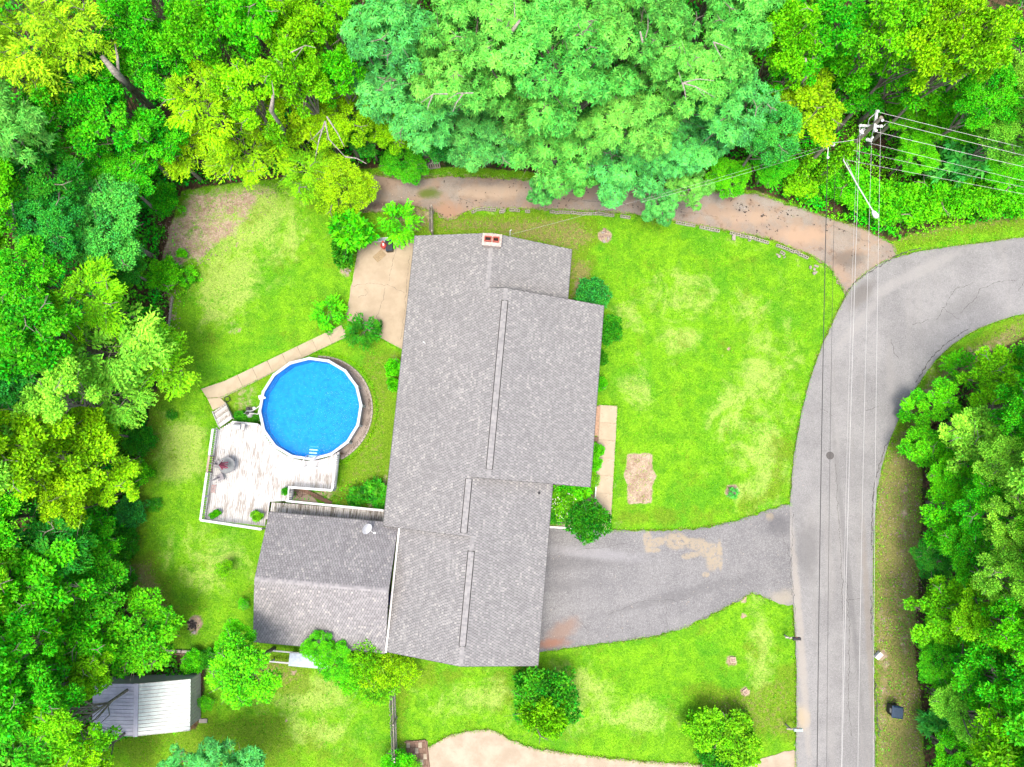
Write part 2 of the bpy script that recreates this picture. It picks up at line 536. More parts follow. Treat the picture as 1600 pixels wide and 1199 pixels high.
M['pale_red'] = plain('pale_red', (0.50, 0.22, 0.18), 0.7)
M['glass_table'] = plain('glass_table', (0.17, 0.19, 0.20), 0.15)
M['grey_fabric'] = plain('grey_fabric', (0.25, 0.24, 0.26), 0.9)
M['mat'] = plain('mat', (0.33, 0.25, 0.15), 0.95, var=0.25, sc_=12)
M['blue_bin'] = plain('blue_bin', (0.01, 0.03, 0.20), 0.4)
M['dark_blue'] = plain('dark_blue', (0.008, 0.035, 0.08), 0.4)
M['pale_blue'] = plain('pale_blue', (0.40, 0.48, 0.58), 0.5)
M['terracotta'] = plain('terracotta', (0.30, 0.13, 0.08), 0.8)
M['flue'] = plain('flue', (0.42, 0.10, 0.07), 0.8)
M['chimney'] = plain('chimney', (0.47, 0.40, 0.36), 0.9, var=0.2)
M['opening_black'] = plain('opening_black', (0.015, 0.013, 0.012), 0.9)
M['rock'] = plain('rock', (0.36, 0.26, 0.21), 0.95, var=0.4, sc_=8)
M['ash'] = plain('ash', (0.07, 0.055, 0.05), 0.95, var=0.5, sc_=8)
M['flower'] = plain('flower', (0.72, 0.68, 0.55), 0.8)

k = NT('window_glass')
M['glass'] = k.done((0.05, 0.06, 0.07), 0.06, spec=0.6)

# shingles: one tone attribute per tab
k = NT('shingle')
tone = k.attr('tone')
c = k.mix(k.step(tone, 0.0, 0.85), (0.235, 0.232, 0.238), (0.315, 0.312, 0.316))
c = k.mix(k.step(tone, 0.88, 1.0), c, (0.385, 0.38, 0.372))
c = k.mix(k.step(k.noise(0.5, 6, 0.65), 0.45, 0.7, 0, 0.16), c, (0.15, 0.15, 0.165))
c = k.mix(k.step(k.noise(40, 2, 0.8), 0.4, 0.7, 0, 0.25), c, (0.34, 0.34, 0.33))
M['shingle'] = k.done(c, 0.92, spec=0.15)
k = NT('garage_shingle')
c = k.mix(k.step(k.attr('tone'), 0.0, 0.85), (0.238, 0.232, 0.242), (0.318, 0.312, 0.322))
c = k.mix(k.step(k.attr('tone'), 0.88, 1.0), c, (0.40, 0.39, 0.38))
c = k.mix(k.step(k.noise(0.4, 6, 0.65), 0.42, 0.68, 0, 0.2), c, (0.13, 0.125, 0.14))
M['garage_shingle'] = k.done(c, 0.92, spec=0.15)

# pool water: clear blue body with a rippled skin
k = NT('water')
n1 = k.noise(7.0, 5, 0.6, dist=0.4)
n2 = k.noise(1.1, 3, 0.5)
c = k.mix(k.step(n2, 0.35, 0.7), (0.0, 0.21, 0.80), (0.0, 0.34, 1.08))
c = k.mix(k.step(k.noise(9, 5, 0.8), 0.40, 0.62, 0, 0.55), c, (0.02, 0.50, 1.2))  # brighter speckle paints ripple sparkle into the water colour
x, y = P(430, 665, 1.1)
k.bump(n1, 0.6, 0.08)
k.b.inputs['IOR'].default_value = 1.33
k.done(c, 0.08, spec=0.4)
tp = k.n('ShaderNodeBsdfTransparent')
tp.inputs[0].default_value = (0.35, 0.80, 1.0, 1)
ms = k.n('ShaderNodeMixShader')
ms.inputs[0].default_value = 0.68
k.t.links.new(k.b.outputs[0], ms.inputs[1]); k.t.links.new(tp.outputs[0], ms.inputs[2])
k.t.links.new(ms.outputs[0], k.t.nodes['Material Output'].inputs[0])
M['water'] = k.m


# ------------------------------------------------------------------ geometry helpers for the ground
def pip(pts, poly):
    x, y = pts[:, 0], pts[:, 1]
    inside = np.zeros(len(pts), bool)
    n = len(poly)
    for i in range(n):
        x0, y0 = poly[i]; x1, y1 = poly[(i + 1) % n]
        cond = (y0 > y) != (y1 > y)
        xi = (x1 - x0) * (y - y0) / ((y1 - y0) if y1 != y0 else 1e-9) + x0
        inside ^= cond & (x < xi)
    return inside


def sdist(pts, poly):
    """signed distance, positive inside"""
    d = np.full(len(pts), 1e9)
    n = len(poly)
    for i in range(n):
        a = np.array(poly[i]); b = np.array(poly[(i + 1) % n])
        ab = b - a
        t = np.clip(((pts - a) @ ab) / max(ab @ ab, 1e-9), 0, 1)
        q = a + t[:, None] * ab
        d = np.minimum(d, np.hypot(*(pts - q).T))
    return np.where(pip(pts, poly), d, -d)


def W(poly, z=0.0):
    return [P(x, y, z) for x, y in poly]


def wobble(poly, step=0.35, amp=0.05, closed=True):
    out = []
    n = len(poly)
    for i in range(n if closed else n - 1):
        a = np.array(poly[i]); b = np.array(poly[(i + 1) % n])
        m = max(1, int(np.hypot(*(b - a)) / step))
        nx = np.array([-(b - a)[1], (b - a)[0]]) / max(1e-6, np.hypot(*(b - a)))
        for j in range(m):
            p = a + (b - a) * j / m
            if j: p = p + nx * random.gauss(0, amp)
            out.append((float(p[0]), float(p[1])))
    if not closed: out.append(tuple(poly[-1]))
    return out


def smooth(pts, closed=False, it=2):
    for _ in range(it):
        out = [] if closed else [pts[0]]
        n = len(pts)
        for i in range(n if closed else n - 1):
            a, b = pts[i], pts[(i + 1) % n]
            out.append((a[0] * .75 + b[0] * .25, a[1] * .75 + b[1] * .25))
            out.append((a[0] * .25 + b[0] * .75, a[1] * .25 + b[1] * .75))
        if not closed: out.append(pts[-1])
        pts = out
    return pts


def vnoise(x, y, s, seed=0):
    """cheap value noise on numpy arrays"""
    r = np.random.default_rng(seed)
    g = r.random((64, 64))
    X, Y = x * s, y * s
    xi, yi = np.floor(X).astype(int), np.floor(Y).astype(int)
    fx, fy = X - xi, Y - yi
    fx, fy = fx * fx * (3 - 2 * fx), fy * fy * (3 - 2 * fy)
    a = g[xi % 64, yi % 64]; b = g[(xi + 1) % 64, yi % 64]; c_ = g[xi % 64, (yi + 1) % 64]; d = g[(xi + 1) % 64, (yi + 1) % 64]
    return (a * (1 - fx) + b * fx) * (1 - fy) + (c_ * (1 - fx) + d * fx) * fy


# ------------------------------------------------------------------ the ground
LAWN = W([(285, 298), (380, 285), (590, 262), (740, 262), (1180, 298), (1250, 323), (1300, 341), (1395, 378), (1430, 364), (1480, 352), (1600, 328), (2000, 290), (2000, 500), (1600, 528), (1545, 550), (1490, 610), (1440, 690),
          (1440, 800), (1436, 900), (1428, 1000), (1438, 1100), (1445, 1199), (1450, 1600), (620, 1600), (560, 1260), (300, 1260), (110, 1230), (140, 1160), (310, 1140), (325, 1035), (250, 1015),
          (198, 950), (190, 900), (215, 800), (222, 700), (235, 640), (262, 560), (266, 480), (250, 420), (270, 340)])
SOIL = [  # polygon in photograph pixels, strength
    ([(290, 292), (455, 284), (410, 320), (375, 365), (335, 400), (305, 420), (282, 400), (262, 370)], 0.62),
    ([(240, 350), (290, 330), (300, 400), (270, 450), (266, 520), (252, 520), (240, 430)], 0.8),
    ([(979, 710), (1019, 709), (1021, 735), (1026, 745), (1019, 760), (1018, 787), (981, 788), (980, 760), (974, 742), (980, 728)], 1.1),
    ([(355, 504), (370, 503), (371, 517), (357, 517)], 0.9),
    ([(600, 265), (740, 272), (880, 285), (1080, 290), (1200, 300), (1200, 330), (560, 330), (560, 290)], 0.8),
    ([(645, 280), (720, 285), (690, 345), (640, 372), (600, 340)], 0.55),
    ([(893, 430), (912, 425), (915, 470), (893, 475)], 0.7),
    ([(362, 600), (410, 585), (408, 665), (352, 660)], 0.5),
    ([(525, 745), (545, 760), (540, 790), (455, 790), (450, 765)], 0.6),
    ([(600, 540), (628, 545), (620, 590), (608, 590)], 0.5),
    ([(600, 730), (612, 720), (610, 800), (560, 800)], 0.6),
    ([(285, 970), (320, 970), (322, 1005), (280, 1010)], 0.5),
    ([(1364, 900), (1380, 900), (1400, 1040), (1395, 1199), (1364, 1199)], 0.5),
    ([(1395, 700), (1430, 720), (1438, 1199), (1405, 1199), (1392, 900)], 0.46),
    ([(1440, 560), (1600, 505), (1600, 530), (1440, 640), (1400, 700)], 0.45),
    ([(1243, 985), (1250, 985), (1254, 1199), (1246, 1199)], 0.6),
    ([(1290, 400), (1322, 420), (1318, 445), (1270, 415)], 0.6),
    ([(1120, 362), (1290, 405), (1280, 425), (1100, 372)], 0.5),
    ([(880, 780), (935, 770), (935, 826), (860, 826)], 0.9),
    ([(960, 816), (970, 816), (970, 828), (960, 828)], 0.9),
    ([(614, 1150), (640, 1150), (645, 1180), (618, 1190)], 0.6),
    ([(1380, 355), (1480, 345), (1600, 322), (1600, 345), (1480, 365), (1400, 378)], 0.35),
    ([(1170, 925), (1200, 920), (1243, 950), (1243, 980), (1225, 970)], 0.3),
    ([(250, 1010), (345, 1015), (340, 1045), (250, 1045)], 0.7),
    ([(200, 900), (225, 880), (260, 960), (280, 1010), (230, 990)], 0.5),
]
OLIVE_SHADE = [  # olive grass; strips beside the house paint its shade into the lawn
    ([(1366, 760), (1400, 680), (1442, 640), (1446, 1300), (1368, 1300)], 1.0),
    ([(1400, 690), (1470, 570), (1600, 495), (1600, 560), (1440, 700)], 0.9),
    ([(1390, 360), (1480, 345), (1600, 320), (1600, 350), (1480, 368), (1400, 385)], 0.7),
    ([(680, 338), (900, 336), (940, 370), (900, 400), (760, 366), (680, 366)], 0.75),
    ([(890, 400), (925, 410), (920, 470), (890, 470)], 0.9),
    ([(230, 560), (262, 540), (250, 640), (225, 800), (205, 940), (190, 900)], 0.5),
    ([(200, 880), (235, 870), (270, 960), (262, 1010), (215, 980)], 0.8),
    ([(560, 540), (626, 548), (612, 660), (604, 795), (520, 790), (545, 720), (575, 640)], 0.45),
    ([(380, 640), (330, 640), (360, 590), (410, 580)], 0.4), ([(590, 290), (680, 320), (680, 366), (610, 350)], 0.8),
    ([(1150, 1080), (1240, 1040), (1245, 1170), (1120, 1130), (1080, 1080)], 0.5), ([(955, 815), (1100, 812), (1225, 770), (1235, 690), (1215, 690), (1190, 790), (1080, 805), (955, 800)], 0.45),
    ([(640, 1040), (720, 1045), (840, 1045), (840, 1060), (650, 1070)], 0.4), ([(395, 1012), (480, 1030), (470, 1080), (400, 1075)], 0.6), ([(620, 1060), (632, 1060), (632, 1160), (620, 1160)], 0.5), ([(175, 1150), (420, 1110), (560, 1200), (200, 1210)], 0.35),
]
SPOTS = [(945, 368, 12, 1.0), (1138, 545, 4, 1.0), (1130, 558, 3, .8), (1145, 768, 12, .9), (640, 1048, 7, .6), (1165, 1081, 8, .8), (1143, 1032, 10, .8), (1163, 937, 5, .9), (1162, 962, 5, .9), (458, 1052, 5, .9),
         (448, 1125, 4, .8), (960, 758, 4, .8), (1085, 960, 6, .8), (1090, 970, 4, .8), (270, 495, 6, .6), (305, 975, 12, .9), (382, 945, 8, .8), (540, 425, 12, .6), (1378, 1025, 10, .7), (1180, 372, 4, .5)]
DRY = [(360, 440, 70, 90, .7), (1190, 700, 60, 160, .55), (1150, 640, 60, 60, .5), (1065, 470, 80, 60, .5), (1000, 600, 40, 60, .5), (280, 700, 50, 70, .75), (330, 880, 90, 60, .45), (470, 1080, 120, 50, .55), (900, 1090, 60, 70, .6),
       (760, 1090, 120, 40, .5), (1190, 1020, 30, 120, .6), (1180, 480, 60, 60, .4), (980, 500, 40, 40, .4), (1370, 800, 60, 200, .35), (1000, 1120, 120, 30, .4), (500, 1150, 100, 30, .5), (1230, 560, 30, 100, .4), (390, 340, 80, 70, .95), (440, 380, 60, 80, .5), (1065, 530, 60, 40, .5), (1190, 560, 50, 70, .55)]


def axis(a, b, s, far):
    inner = np.arange(a, b + s, s)
    e = []
    d = s
    x = inner[-1]
    while x < far:
        d *= 1.35; x += d; e.append(x)
    e = np.array(e)
    f = []
    d = s
    x = inner[0]
    while x > -far:
        d *= 1.35; x -= d; f.append(x)
    return np.concatenate([np.array(f)[::-1], inner, e])


gx = axis(-46, 46, 0.27, 700)
gy = axis(-26, 42, 0.27, 700)
X, Y = np.meshgrid(gx, gy)
pts = np.stack([X.ravel(), Y.ravel()], 1)
near = (np.abs(pts[:, 0]) < 60) & (pts[:, 1] > -40) & (pts[:, 1] < 55)
soil = np.zeros(len(pts)); litter = np.ones(len(pts)); dry = np.zeros(len(pts))
NP_ = pts[near]
sd_ = sdist(NP_, LAWN)
litter[near] = np.clip(0.5 - sd_ / 1.2, 0, 1)
a = np.zeros(len(NP_))
for poly, st in SOIL:
    a = np.maximum(a, st * np.clip(0.5 + sdist(NP_, W(poly)) / (0.5 if st > 1 else 1.8), 0, 1))
for px, py, r, st in SPOTS:
    x, y = P(px, py); r = r / 20
    a = np.maximum(a, st * np.clip(1.5 - np.hypot(NP_[:, 0] - x, NP_[:, 1] - y) / r, 0, 1))
soil[near] = a
b = np.zeros(len(NP_))
for px, py, rx, ry, st in DRY:
    x, y = P(px, py)
    b = np.maximum(b, st * np.clip(1.25 - np.hypot((NP_[:, 0] - x) * 20 / rx, (NP_[:, 1] - y) * 20 / ry), 0, 1))
dry[near] = b
olv = np.zeros(len(pts)); a = np.zeros(len(NP_))
for poly, st in OLIVE_SHADE:
    a = np.maximum(a, st * np.clip(0.5 + sdist(NP_, W(poly)) / 1.6, 0, 1))
olv[near] = a
Z = (vnoise(pts[:, 0], pts[:, 1], 0.35, 3) - 0.5) * 0.03
Z = np.where(near, Z, 0) - 0.03
ny, nx = X.shape
idx = np.arange(ny * nx).reshape(ny, nx)
F = np.stack([idx[:-1, :-1].ravel(), idx[:-1, 1:].ravel(), idx[1:, 1:].ravel(), idx[1:, :-1].ravel()], 1)
me = np_mesh('ground', np.column_stack([pts, Z]), F, M['ground'], smooth=True, vcol={'mask': np.column_stack([soil, litter, dry, olv])})
tag(link('ground', me), kind='structure')

# ------------------------------------------------------------------ road, driveways, lane
outer = smooth(W([(1243, 1500), (1243, 1199), (1245, 1050), (1240, 950), (1234, 880), (1233, 790), (1243, 690), (1262, 600), (1286, 535), (1312, 480), (1335, 440), (1385, 405), (1450, 390), (1530, 381), (1600, 371), (2000, 330)]))
inner = smooth(W([(1368, 1500), (1367, 1199), (1365, 1050), (1363, 900), (1366, 800), (1376, 730), (1396, 670), (1427, 610), (1462, 560), (1512, 520), (1560, 501), (1600, 489), (2000, 430)]))
road = MB()
road.prism(wobble(outer, 0.4, 0.035, False) + wobble(inner, 0.4, 0.03, False)[::-1], -0.1, 0.055)
tag(road.build('road', M['road']), kind='structure')
dr = W([(815, 822), (860, 825), (905, 826), (955, 829), (1030, 829), (1090, 826), (1150, 815), (1195, 799), (1228, 789), (1240, 788), (1244, 950), (1205, 938), (1175, 926), (1140, 946), (1080, 976), (1030, 993), (960, 1003), (900, 1011), (850, 1018), (815, 1019)])
tag(MB().prism(wobble(dr, 0.3, 0.06), -0.1, 0.035).build('driveway', M['drive']), kind='structure')
ln = W([(560, 272), (590, 275), (640, 282), (700, 275), (800, 280), (900, 288), (1000, 288), (1100, 300), (1180, 303), (1250, 326), (1300, 343), (1350, 358), (1395, 382), (1400, 400), (1352, 432), (1330, 470), (1316, 452), (1298, 420),
        (1272, 402), (1200, 373), (1130, 360), (1060, 347), (980, 334), (900, 329), (830, 327), (745, 326), (700, 345), (676, 330), (640, 322), (590, 332), (560, 330)])
tag(MB().prism(wobble(ln, 0.3, 0.08), -0.1, 0.018).build('dirt_lane', M['lane']), kind='structure')
sw = W([(668, 1500), (668, 1168), (700, 1150), (730, 1143), (765, 1140), (785, 1148), (800, 1158), (835, 1170), (900, 1179), (1000, 1190), (1095, 1195), (1170, 1193), (1205, 1181), (1240, 1172), (1247, 1180), (1247, 1500)])
tag(MB().prism(wobble(sw, 0.3, 0.05), -0.1, 0.022).build('concrete_driveway', M['old_slab']), kind='structure')
pt = W([(560, 388), (580, 376), (615, 372), (720, 368), (720, 548), (628, 546), (590, 526), (540, 499), (552, 432)])
patio = tag(MB().prism(wobble(pt, 0.4, 0.015), -0.1, 0.06).build('patio', M['patio']), kind='structure')


def cracks(lines, wd, z, parent, name='crack', mat='tar'):
    mb = MB()
    for ln_ in lines:
        p = wobble(W(ln_), 0.22, 0.05, False)
        p = wobble(p, 0.08, 0.012, False)
        for a, b in zip(p[:-1], p[1:]):
            dx, dy = b[0] - a[0], b[1] - a[1]
            l = math.hypot(dx, dy) or 1
            h = wd * random.uniform(0.1, 0.6) / 2
            ox, oy = -dy / l * h, dx / l * h
            mb.add([(a[0] - ox, a[1] - oy, z), (b[0] - ox, b[1] - oy, z), (b[0] + ox, b[1] + oy, z), (a[0] + ox, a[1] + oy, z)], [(0, 1, 2, 3)])
    return mb.build(name, M[mat], parent)


cracks([[(550, 447), (580, 443), (605, 445), (632, 458)], [(641, 400), (636, 440), (633, 490), (626, 530)], [(622, 370), (612, 420), (608, 440)], [(602, 450), (592, 490), (585, 510)], [(560, 465), (575, 458), (570, 452)]], 0.05, 0.064, patio)
rd = bpy.data.objects['road']
cracks([[(1463, 500), (1480, 470), (1492, 452), (1520, 442)], [(1500, 490), (1525, 465), (1530, 452), (1560, 440), (1590, 438)], [(1590, 455), (1600, 440)], [(1392, 530), (1395, 550), (1405, 562)], [(1425, 508), (1450, 500)],
        [(1305, 725), (1309, 800), (1314, 880), (1316, 960)], [(1281, 640), (1300, 650)], [(1352, 642), (1372, 636)], [(1322, 900), (1327, 990), (1325, 1080), (1330, 1150)], [(1345, 935), (1322, 938)],
        [(1470, 480), (1490, 495), (1500, 500)], [(1238, 800), (1236, 900), (1242, 960)]], 0.07, 0.059, rd)
cracks([[(1361, 860), (1362, 790), (1367, 750), (1378, 712), (1388, 690)], [(1430, 598), (1450, 565), (1480, 535), (1512, 515)], [(1362, 930), (1361, 1000)], [(1318, 465), (1332, 445), (1360, 425), (1385, 408), (1410, 395), (1440, 388)],
        [(1366, 1060), (1370, 1110), (1372, 1150)]], 0.17, 0.060, rd, name='edge_crack')
cracks([[(1043, 935), (1040, 960), (1044, 985)], [(970, 955), (972, 990)], [(890, 955), (920, 985)], [(950, 960), (1000, 940), (1080, 935)], [(1150, 890), (1160, 915)], [(900, 860), (980, 850)], [(1220, 830), (1232, 860), (1236, 930)]],
       0.05, 0.039, bpy.data.objects['driveway'])
cracks([[(700, 310), (725, 312), (740, 320)], [(1060, 330), (1120, 338)], [(840, 300), (850, 318)], [(880, 310), (960, 318)], [(1300, 352), (1360, 380)]], 0.05, 0.022, bpy.data.objects['dirt_lane'])

# litter: crumbs of bark, leaves and grit lying on the lane, the verge and the drive edges
def litter_on(polys, n, z, mat, lo_, hi_, seed):
    rg = np.random.default_rng(seed)
    mb = MB()
    for pl_ in polys:
        q_ = np.array(pl_); a_, b_ = q_.min(0), q_.max(0)
        p_ = rg.uniform(a_, b_, (n * 3, 2)); p_ = p_[pip(p_, pl_)]
        p_ = p_[vnoise(p_[:, 0], p_[:, 1], .7, seed) + rg.normal(0, .15, len(p_)) > .5][:n]
        for x, y in p_:
            s_ = rg.uniform(lo_, hi_)
            mb.box(x, y, z + s_ * .12, s_ * rg.uniform(.8, 2.2), s_ * rg.uniform(.5, 1), s_ * .3, rg.uniform(0, 3.1), taper=.6)
    tag(mb.build('litter', M[mat]), kind='stuff')
litter_on([ln], 700, .02, 'ash', .03, .10, 91)
litter_on([ln], 350, .02, 'rock', .04, .11, 92)
litter_on([W([(1366, 700), (1440, 660), (1440, 1199), (1366, 1199)])], 700, -.01, 'rock', .04, .11, 93)
litter_on([W([(1400, 690), (1470, 560), (1600, 495), (1600, 540), (1440, 690)])], 250, -.01, 'ash', .04, .10, 94)
litter_on([W([(285, 298), (460, 284), (385, 375), (300, 428), (262, 370)]), W([(240, 340), (290, 340), (280, 520), (245, 520)])], 260, -.01, 'rock', .04, .10, 95)
litter_on([W([(1236, 1199), (1236, 830), (1250, 700), (1270, 610), (1282, 610), (1262, 700), (1246, 830), (1252, 1199)])], 160, .058, 'stone', .03, .07, 96)
litter_on([dr], 160, .04, 'stone', .03, .07, 97)

# utility covers
def cover(px, py, r, mat, label):
    x, y = P(px, py, 0.06)
    e = empty('manhole_cover', (x, y, 0.0), 0, label, 'manhole cover')
    MB().lathe(0, 0, [(r * 1.12, 0.02), (r * 1.12, 0.066), (r * 1.02, 0.066)], 28).build('frame', M['tar' if mat == 'iron' else mat], e)
    mb = MB().lathe(0, 0, [(r, 0.02), (r, 0.072), (r * 0.9, 0.072), (r * 0.88, 0.068)], 28)
    for t in range(-3, 4):
        h = math.sqrt(max(0, 0.8 - (t / 4) ** 2)) * r
        mb.box(0, t * r / 4, 0.072, 2 * h * 0.8, r * 0.1, 0.012)
    mb.build('lid', M[mat], e)


cover(1297, 712, 0.27, 'iron', 'dark iron manhole cover set in the grey asphalt road')
cover(1572, 391, 0.24, 'road', 'faint asphalt-grey round cover in the road bend by the verge')


# ------------------------------------------------------------------ shingled roofs
def shingle_slope(rects, ridge_dir, eave, z0, pitch, mat, parent, axis_='u', name='shingles', seed=1):
    """tabs laid in courses on a slope. rects: (along0, along1, up0, up1): run along the ridge and horizontal distance climbed from the eave.
    The slope climbs in direction ridge_dir (+1/-1) from the eave coordinate."""
    rg = np.random.default_rng(seed)
    ex, tw, th = 0.150, 0.205, 0.018
    cs = 1 / math.sqrt(1 + pitch * pitch)
    V, Fc, T = [], [], []
    n = 0
    for a0, a1, b0, b1 in rects:
        L = (b1 - b0) / cs
        nc = max(1, int(round(L / ex)))
        for c_ in range(nc):
            h0 = b0 + (b1 - b0) * c_ / nc
            h1 = min(b1, b0 + (b1 - b0) * (c_ + 1) / nc + 0.012)
            s0 = -((c_ % 2) * tw / 2 + (c_ % 7) * 0.021)
            m = int((a1 - a0 - s0) / tw) + 2
            st = a0 + s0 + np.arange(m) * tw
            lo = np.clip(st + 0.012, a0 - .03, a1 + .03); hi = np.clip(st + tw - 0.012, a0 - .03, a1 + .03)
            ok = hi - lo > 0.03
            lo, hi = lo[ok], hi[ok]
            k_ = len(lo)
            if not k_: continue
            lift = th + rg.random(k_) * 0.008
            d0 = np.full(k_, h0) - rg.random(k_) * 0.006
            zb = z0 + h0 * pitch
            # butt edge (raised) and head (flush)
            for (al, hh, zz) in ((lo, d0, zb + lift), (hi, d0, zb + lift), (hi, np.full(k_, h1), z0 + h1 * pitch + 0.003), (lo, np.full(k_, h1), z0 + h1 * pitch + 0.003), (lo, d0, np.full(k_, zb - 0.004)), (hi, d0, np.full(k_, zb - 0.004))):
                V.append(np.column_stack([al, hh, zz if hasattr(zz, '__len__') else np.full(k_, zz)]))
            blk = n + np.arange(k_)
            ids = [blk + j * k_ for j in range(6)]
            Fc.append(np.stack([ids[0], ids[1], ids[2], ids[3]], 1))
            Fc.append(np.stack([ids[4], ids[5], ids[1], ids[0]], 1))
            n += 6 * k_
            mid = (lo + hi) / 2
            cl = vnoise(mid * 1.0 + 40, np.full(k_, h0) + 13.0 * seed, 0.9, 5)
            p_ = np.clip((cl - 0.35) * 0.50, 0.02, 0.24)
            t = rg.random(k_) * 0.8
            t = np.where(rg.random(k_) < p_, 0.9 + 0.1 * rg.random(k_), t)
            T.append(t); T.append(t * 0.2)
    V = np.concatenate(V); Fc = np.concatenate(Fc); T = np.concatenate(T)
    al, hh, zz = V.T
    o = eave + ridge_dir * hh
    if axis_ == 'u':
        V = np.column_stack([o, al, zz]); flip = ridge_dir > 0
    else:
        V = np.column_stack([al, o, zz]); flip = ridge_dir < 0
    if flip: Fc = Fc[:, ::-1]
    me = np_mesh(name, V, Fc, mat, fattr={'tone': T})
    return tag(link(name, me, parent), kind='stuff')


def deck_plane(mb, pts4, th=0.12):
    """a sloping slab under the shingles"""
    n = len(pts4)
    top = [(x, y, z - 0.008) for x, y, z in pts4]
    bot = [(x, y, z - th) for x, y, z in pts4]
    fs = [tuple(range(n)), tuple(range(2 * n - 1, n - 1, -1))] + [(i, n + i, n + (i + 1) % n, (i + 1) % n) for i in range(n)]
    mb.add(top + bot, fs)


def window(parent, x, y, z, wd, ht, face):
    """window in a wall; face = outward unit vector (x, y)"""
    fx, fy = face
    rz = math.atan2(fy, fx) - math.pi / 2
    fr = MB()
    for dx, dz, w_, h_ in ((0, ht / 2, wd + 0.16, 0.08), (0, -ht / 2, wd + 0.2, 0.08), (-wd / 2, 0, 0.08, ht - 0.08), (wd / 2, 0, 0.08, ht - 0.08), (0, 0, 0.04, ht - 0.08)):
        fr.box(dx, 0, dz, w_, 0.07, h_)
    f = fr.build('window', M['trim'], parent, (x + fx * 0.036, y + fy * 0.036, z), rz)
    MB().box(0, -0.01, 0, wd - 0.08, 0.02, ht - 0.08).build('pane', M['glass'], f)
    return f


def settone(o, seed=1):
    me = o.data
    t = me.attributes.new('tone', 'FLOAT', 'FACE')
    t.data.foreach_set('value', (np.random.default_rng(seed).random(len(me.polygons)) * 0.95).astype(np.float32))
    return o


HA = math.radians(5.1)
ox, oy = P(605, 1018, 2.7)
house = empty('house', (ox, oy, 0), -HA, 'long single-storey house with a stepped grey shingle roof', 'house')
PIT, EZ = 0.37, 2.7
UL, UA, UB, UD = -1.27, 10.83, 13.60, 0.0
VT, VB, VC, VD = 30.75, 26.56, 12.94, 8.80
rA = (UL + UA) / 2; rB = (UL + UB) / 2; rD = (UD + UA) / 2
S = M['shingle']
roof = MB()
hz = lambda h: EZ + h * PIT
# left slopes
for u0, ur, v0, v1 in ((UL, rA, VB, VT), (UL, rB, VC, VB), (UL, rA, VD, VC), (UD, rD, 0, VD)):
    deck_plane(roof, [(u0, v1, EZ), (u0, v0, EZ), (ur, v0, hz(ur - u0)), (ur, v1, hz(ur - u0))])
for u1, ur, v0, v1 in ((UA, rA, VB, VT), (UB, rB, VC, VB), (UA, rA, VD, VC), (UA, rD, 0, VD)):
    deck_plane(roof, [(u1, v0, EZ), (u1, v1, EZ), (ur, v1, hz(u1 - ur)), (ur, v0, hz(u1 - ur))])
rf = roof.build('roof', M['underlay'], house)
shingle_slope([(VB, VT, 0, rA - UL), (VC, VB, 0, rB - UL), (VD, VC, 0, rA - UL)], 1, UL, EZ, PIT, S, rf, seed=1)
shingle_slope([(0, VD, 0, rD - UD)], 1, UD, EZ, PIT, S, rf, seed=2)
shingle_slope([(VB, VT, 0, UA - rA), (VD, VC, 0, UA - rA), (0, VD, 0, UA - rD)], -1, UA, EZ, PIT, S, rf, seed=3)
shingle_slope([(VC, VB, 0, UB - rB)], -1, UB, EZ, PIT, S, rf, seed=4)
# ridge caps
for ur, v0, v1, zr in ((rA, VB, VT, hz(rA - UL)), (rB, VC, VB, hz(rB - UL)), (rA, VD, VC, hz(rA - UL)), (rD, 0, VD, hz(rD))):
    mb = MB()
    v = v0
    while v < v1 - 0.02:
        e = min(v + 0.15, v1)
        for s in (-1, 1):
            vs = [(ur, v, zr + 0.034), (ur, e, zr + 0.022), (ur + s * 0.15, e, zr + 0.022 - 0.15 * PIT), (ur + s * 0.15, v, zr + 0.034 - 0.15 * PIT)]
            mb.add(vs, [(0, 1, 2, 3) if s > 0 else (3, 2, 1, 0)])
            mb.add([vs[0], vs[3], (vs[3][0], v, vs[3][2] - 0.02), (ur, v, zr)], [(0, 1, 2, 3)])
        v = e
    settone(mb.build('ridge_cap', S, rf))
# ridge vents: raised caps with a dark slot at each side
for ur, v0, v1, zr in ((rB, 13.55, 25.65, hz(rB - UL)), (rA, 8.98, 12.75, hz(rA - UL)), (rD, 1.3, 7.75, hz(rD))):
    mb = MB()
    for s in (-1, 1):
        a, b = ur + s * 0.02, ur + s * 0.20
        n_ = int((v1 - v0) / .15)
        for i in range(n_):
            p0, p1 = v0 + (v1 - v0) * i / n_, v0 + (v1 - v0) * (i + 1) / n_
            mb.add([(ur, p0, zr + 0.092), (ur, p1, zr + 0.08), (b, p1, zr + 0.08 - 0.2 * PIT), (b, p0, zr + 0.092 - 0.2 * PIT)], [(0, 1, 2, 3) if s < 0 else (3, 2, 1, 0)])
    vt = settone(mb.build('ridge_vent', S, rf))
    sl = MB()
    for s in (-1, 1):
        c0, c1 = ur + s * 0.19, ur + s * 0.235
        zz = zr - 0.21 * PIT
        sl.box((c0 + c1) / 2, (v0 + v1) / 2, zz + 0.03, 0.075, v1 - v0, 0.05)
    for v in (v0, v1):
        sl.box(ur, v, zr + 0.03, 0.42, 0.03, 0.06)
    sl.build('vent_slot', M['opening_black'], rf)  # near-black solid strips stand for the open slots
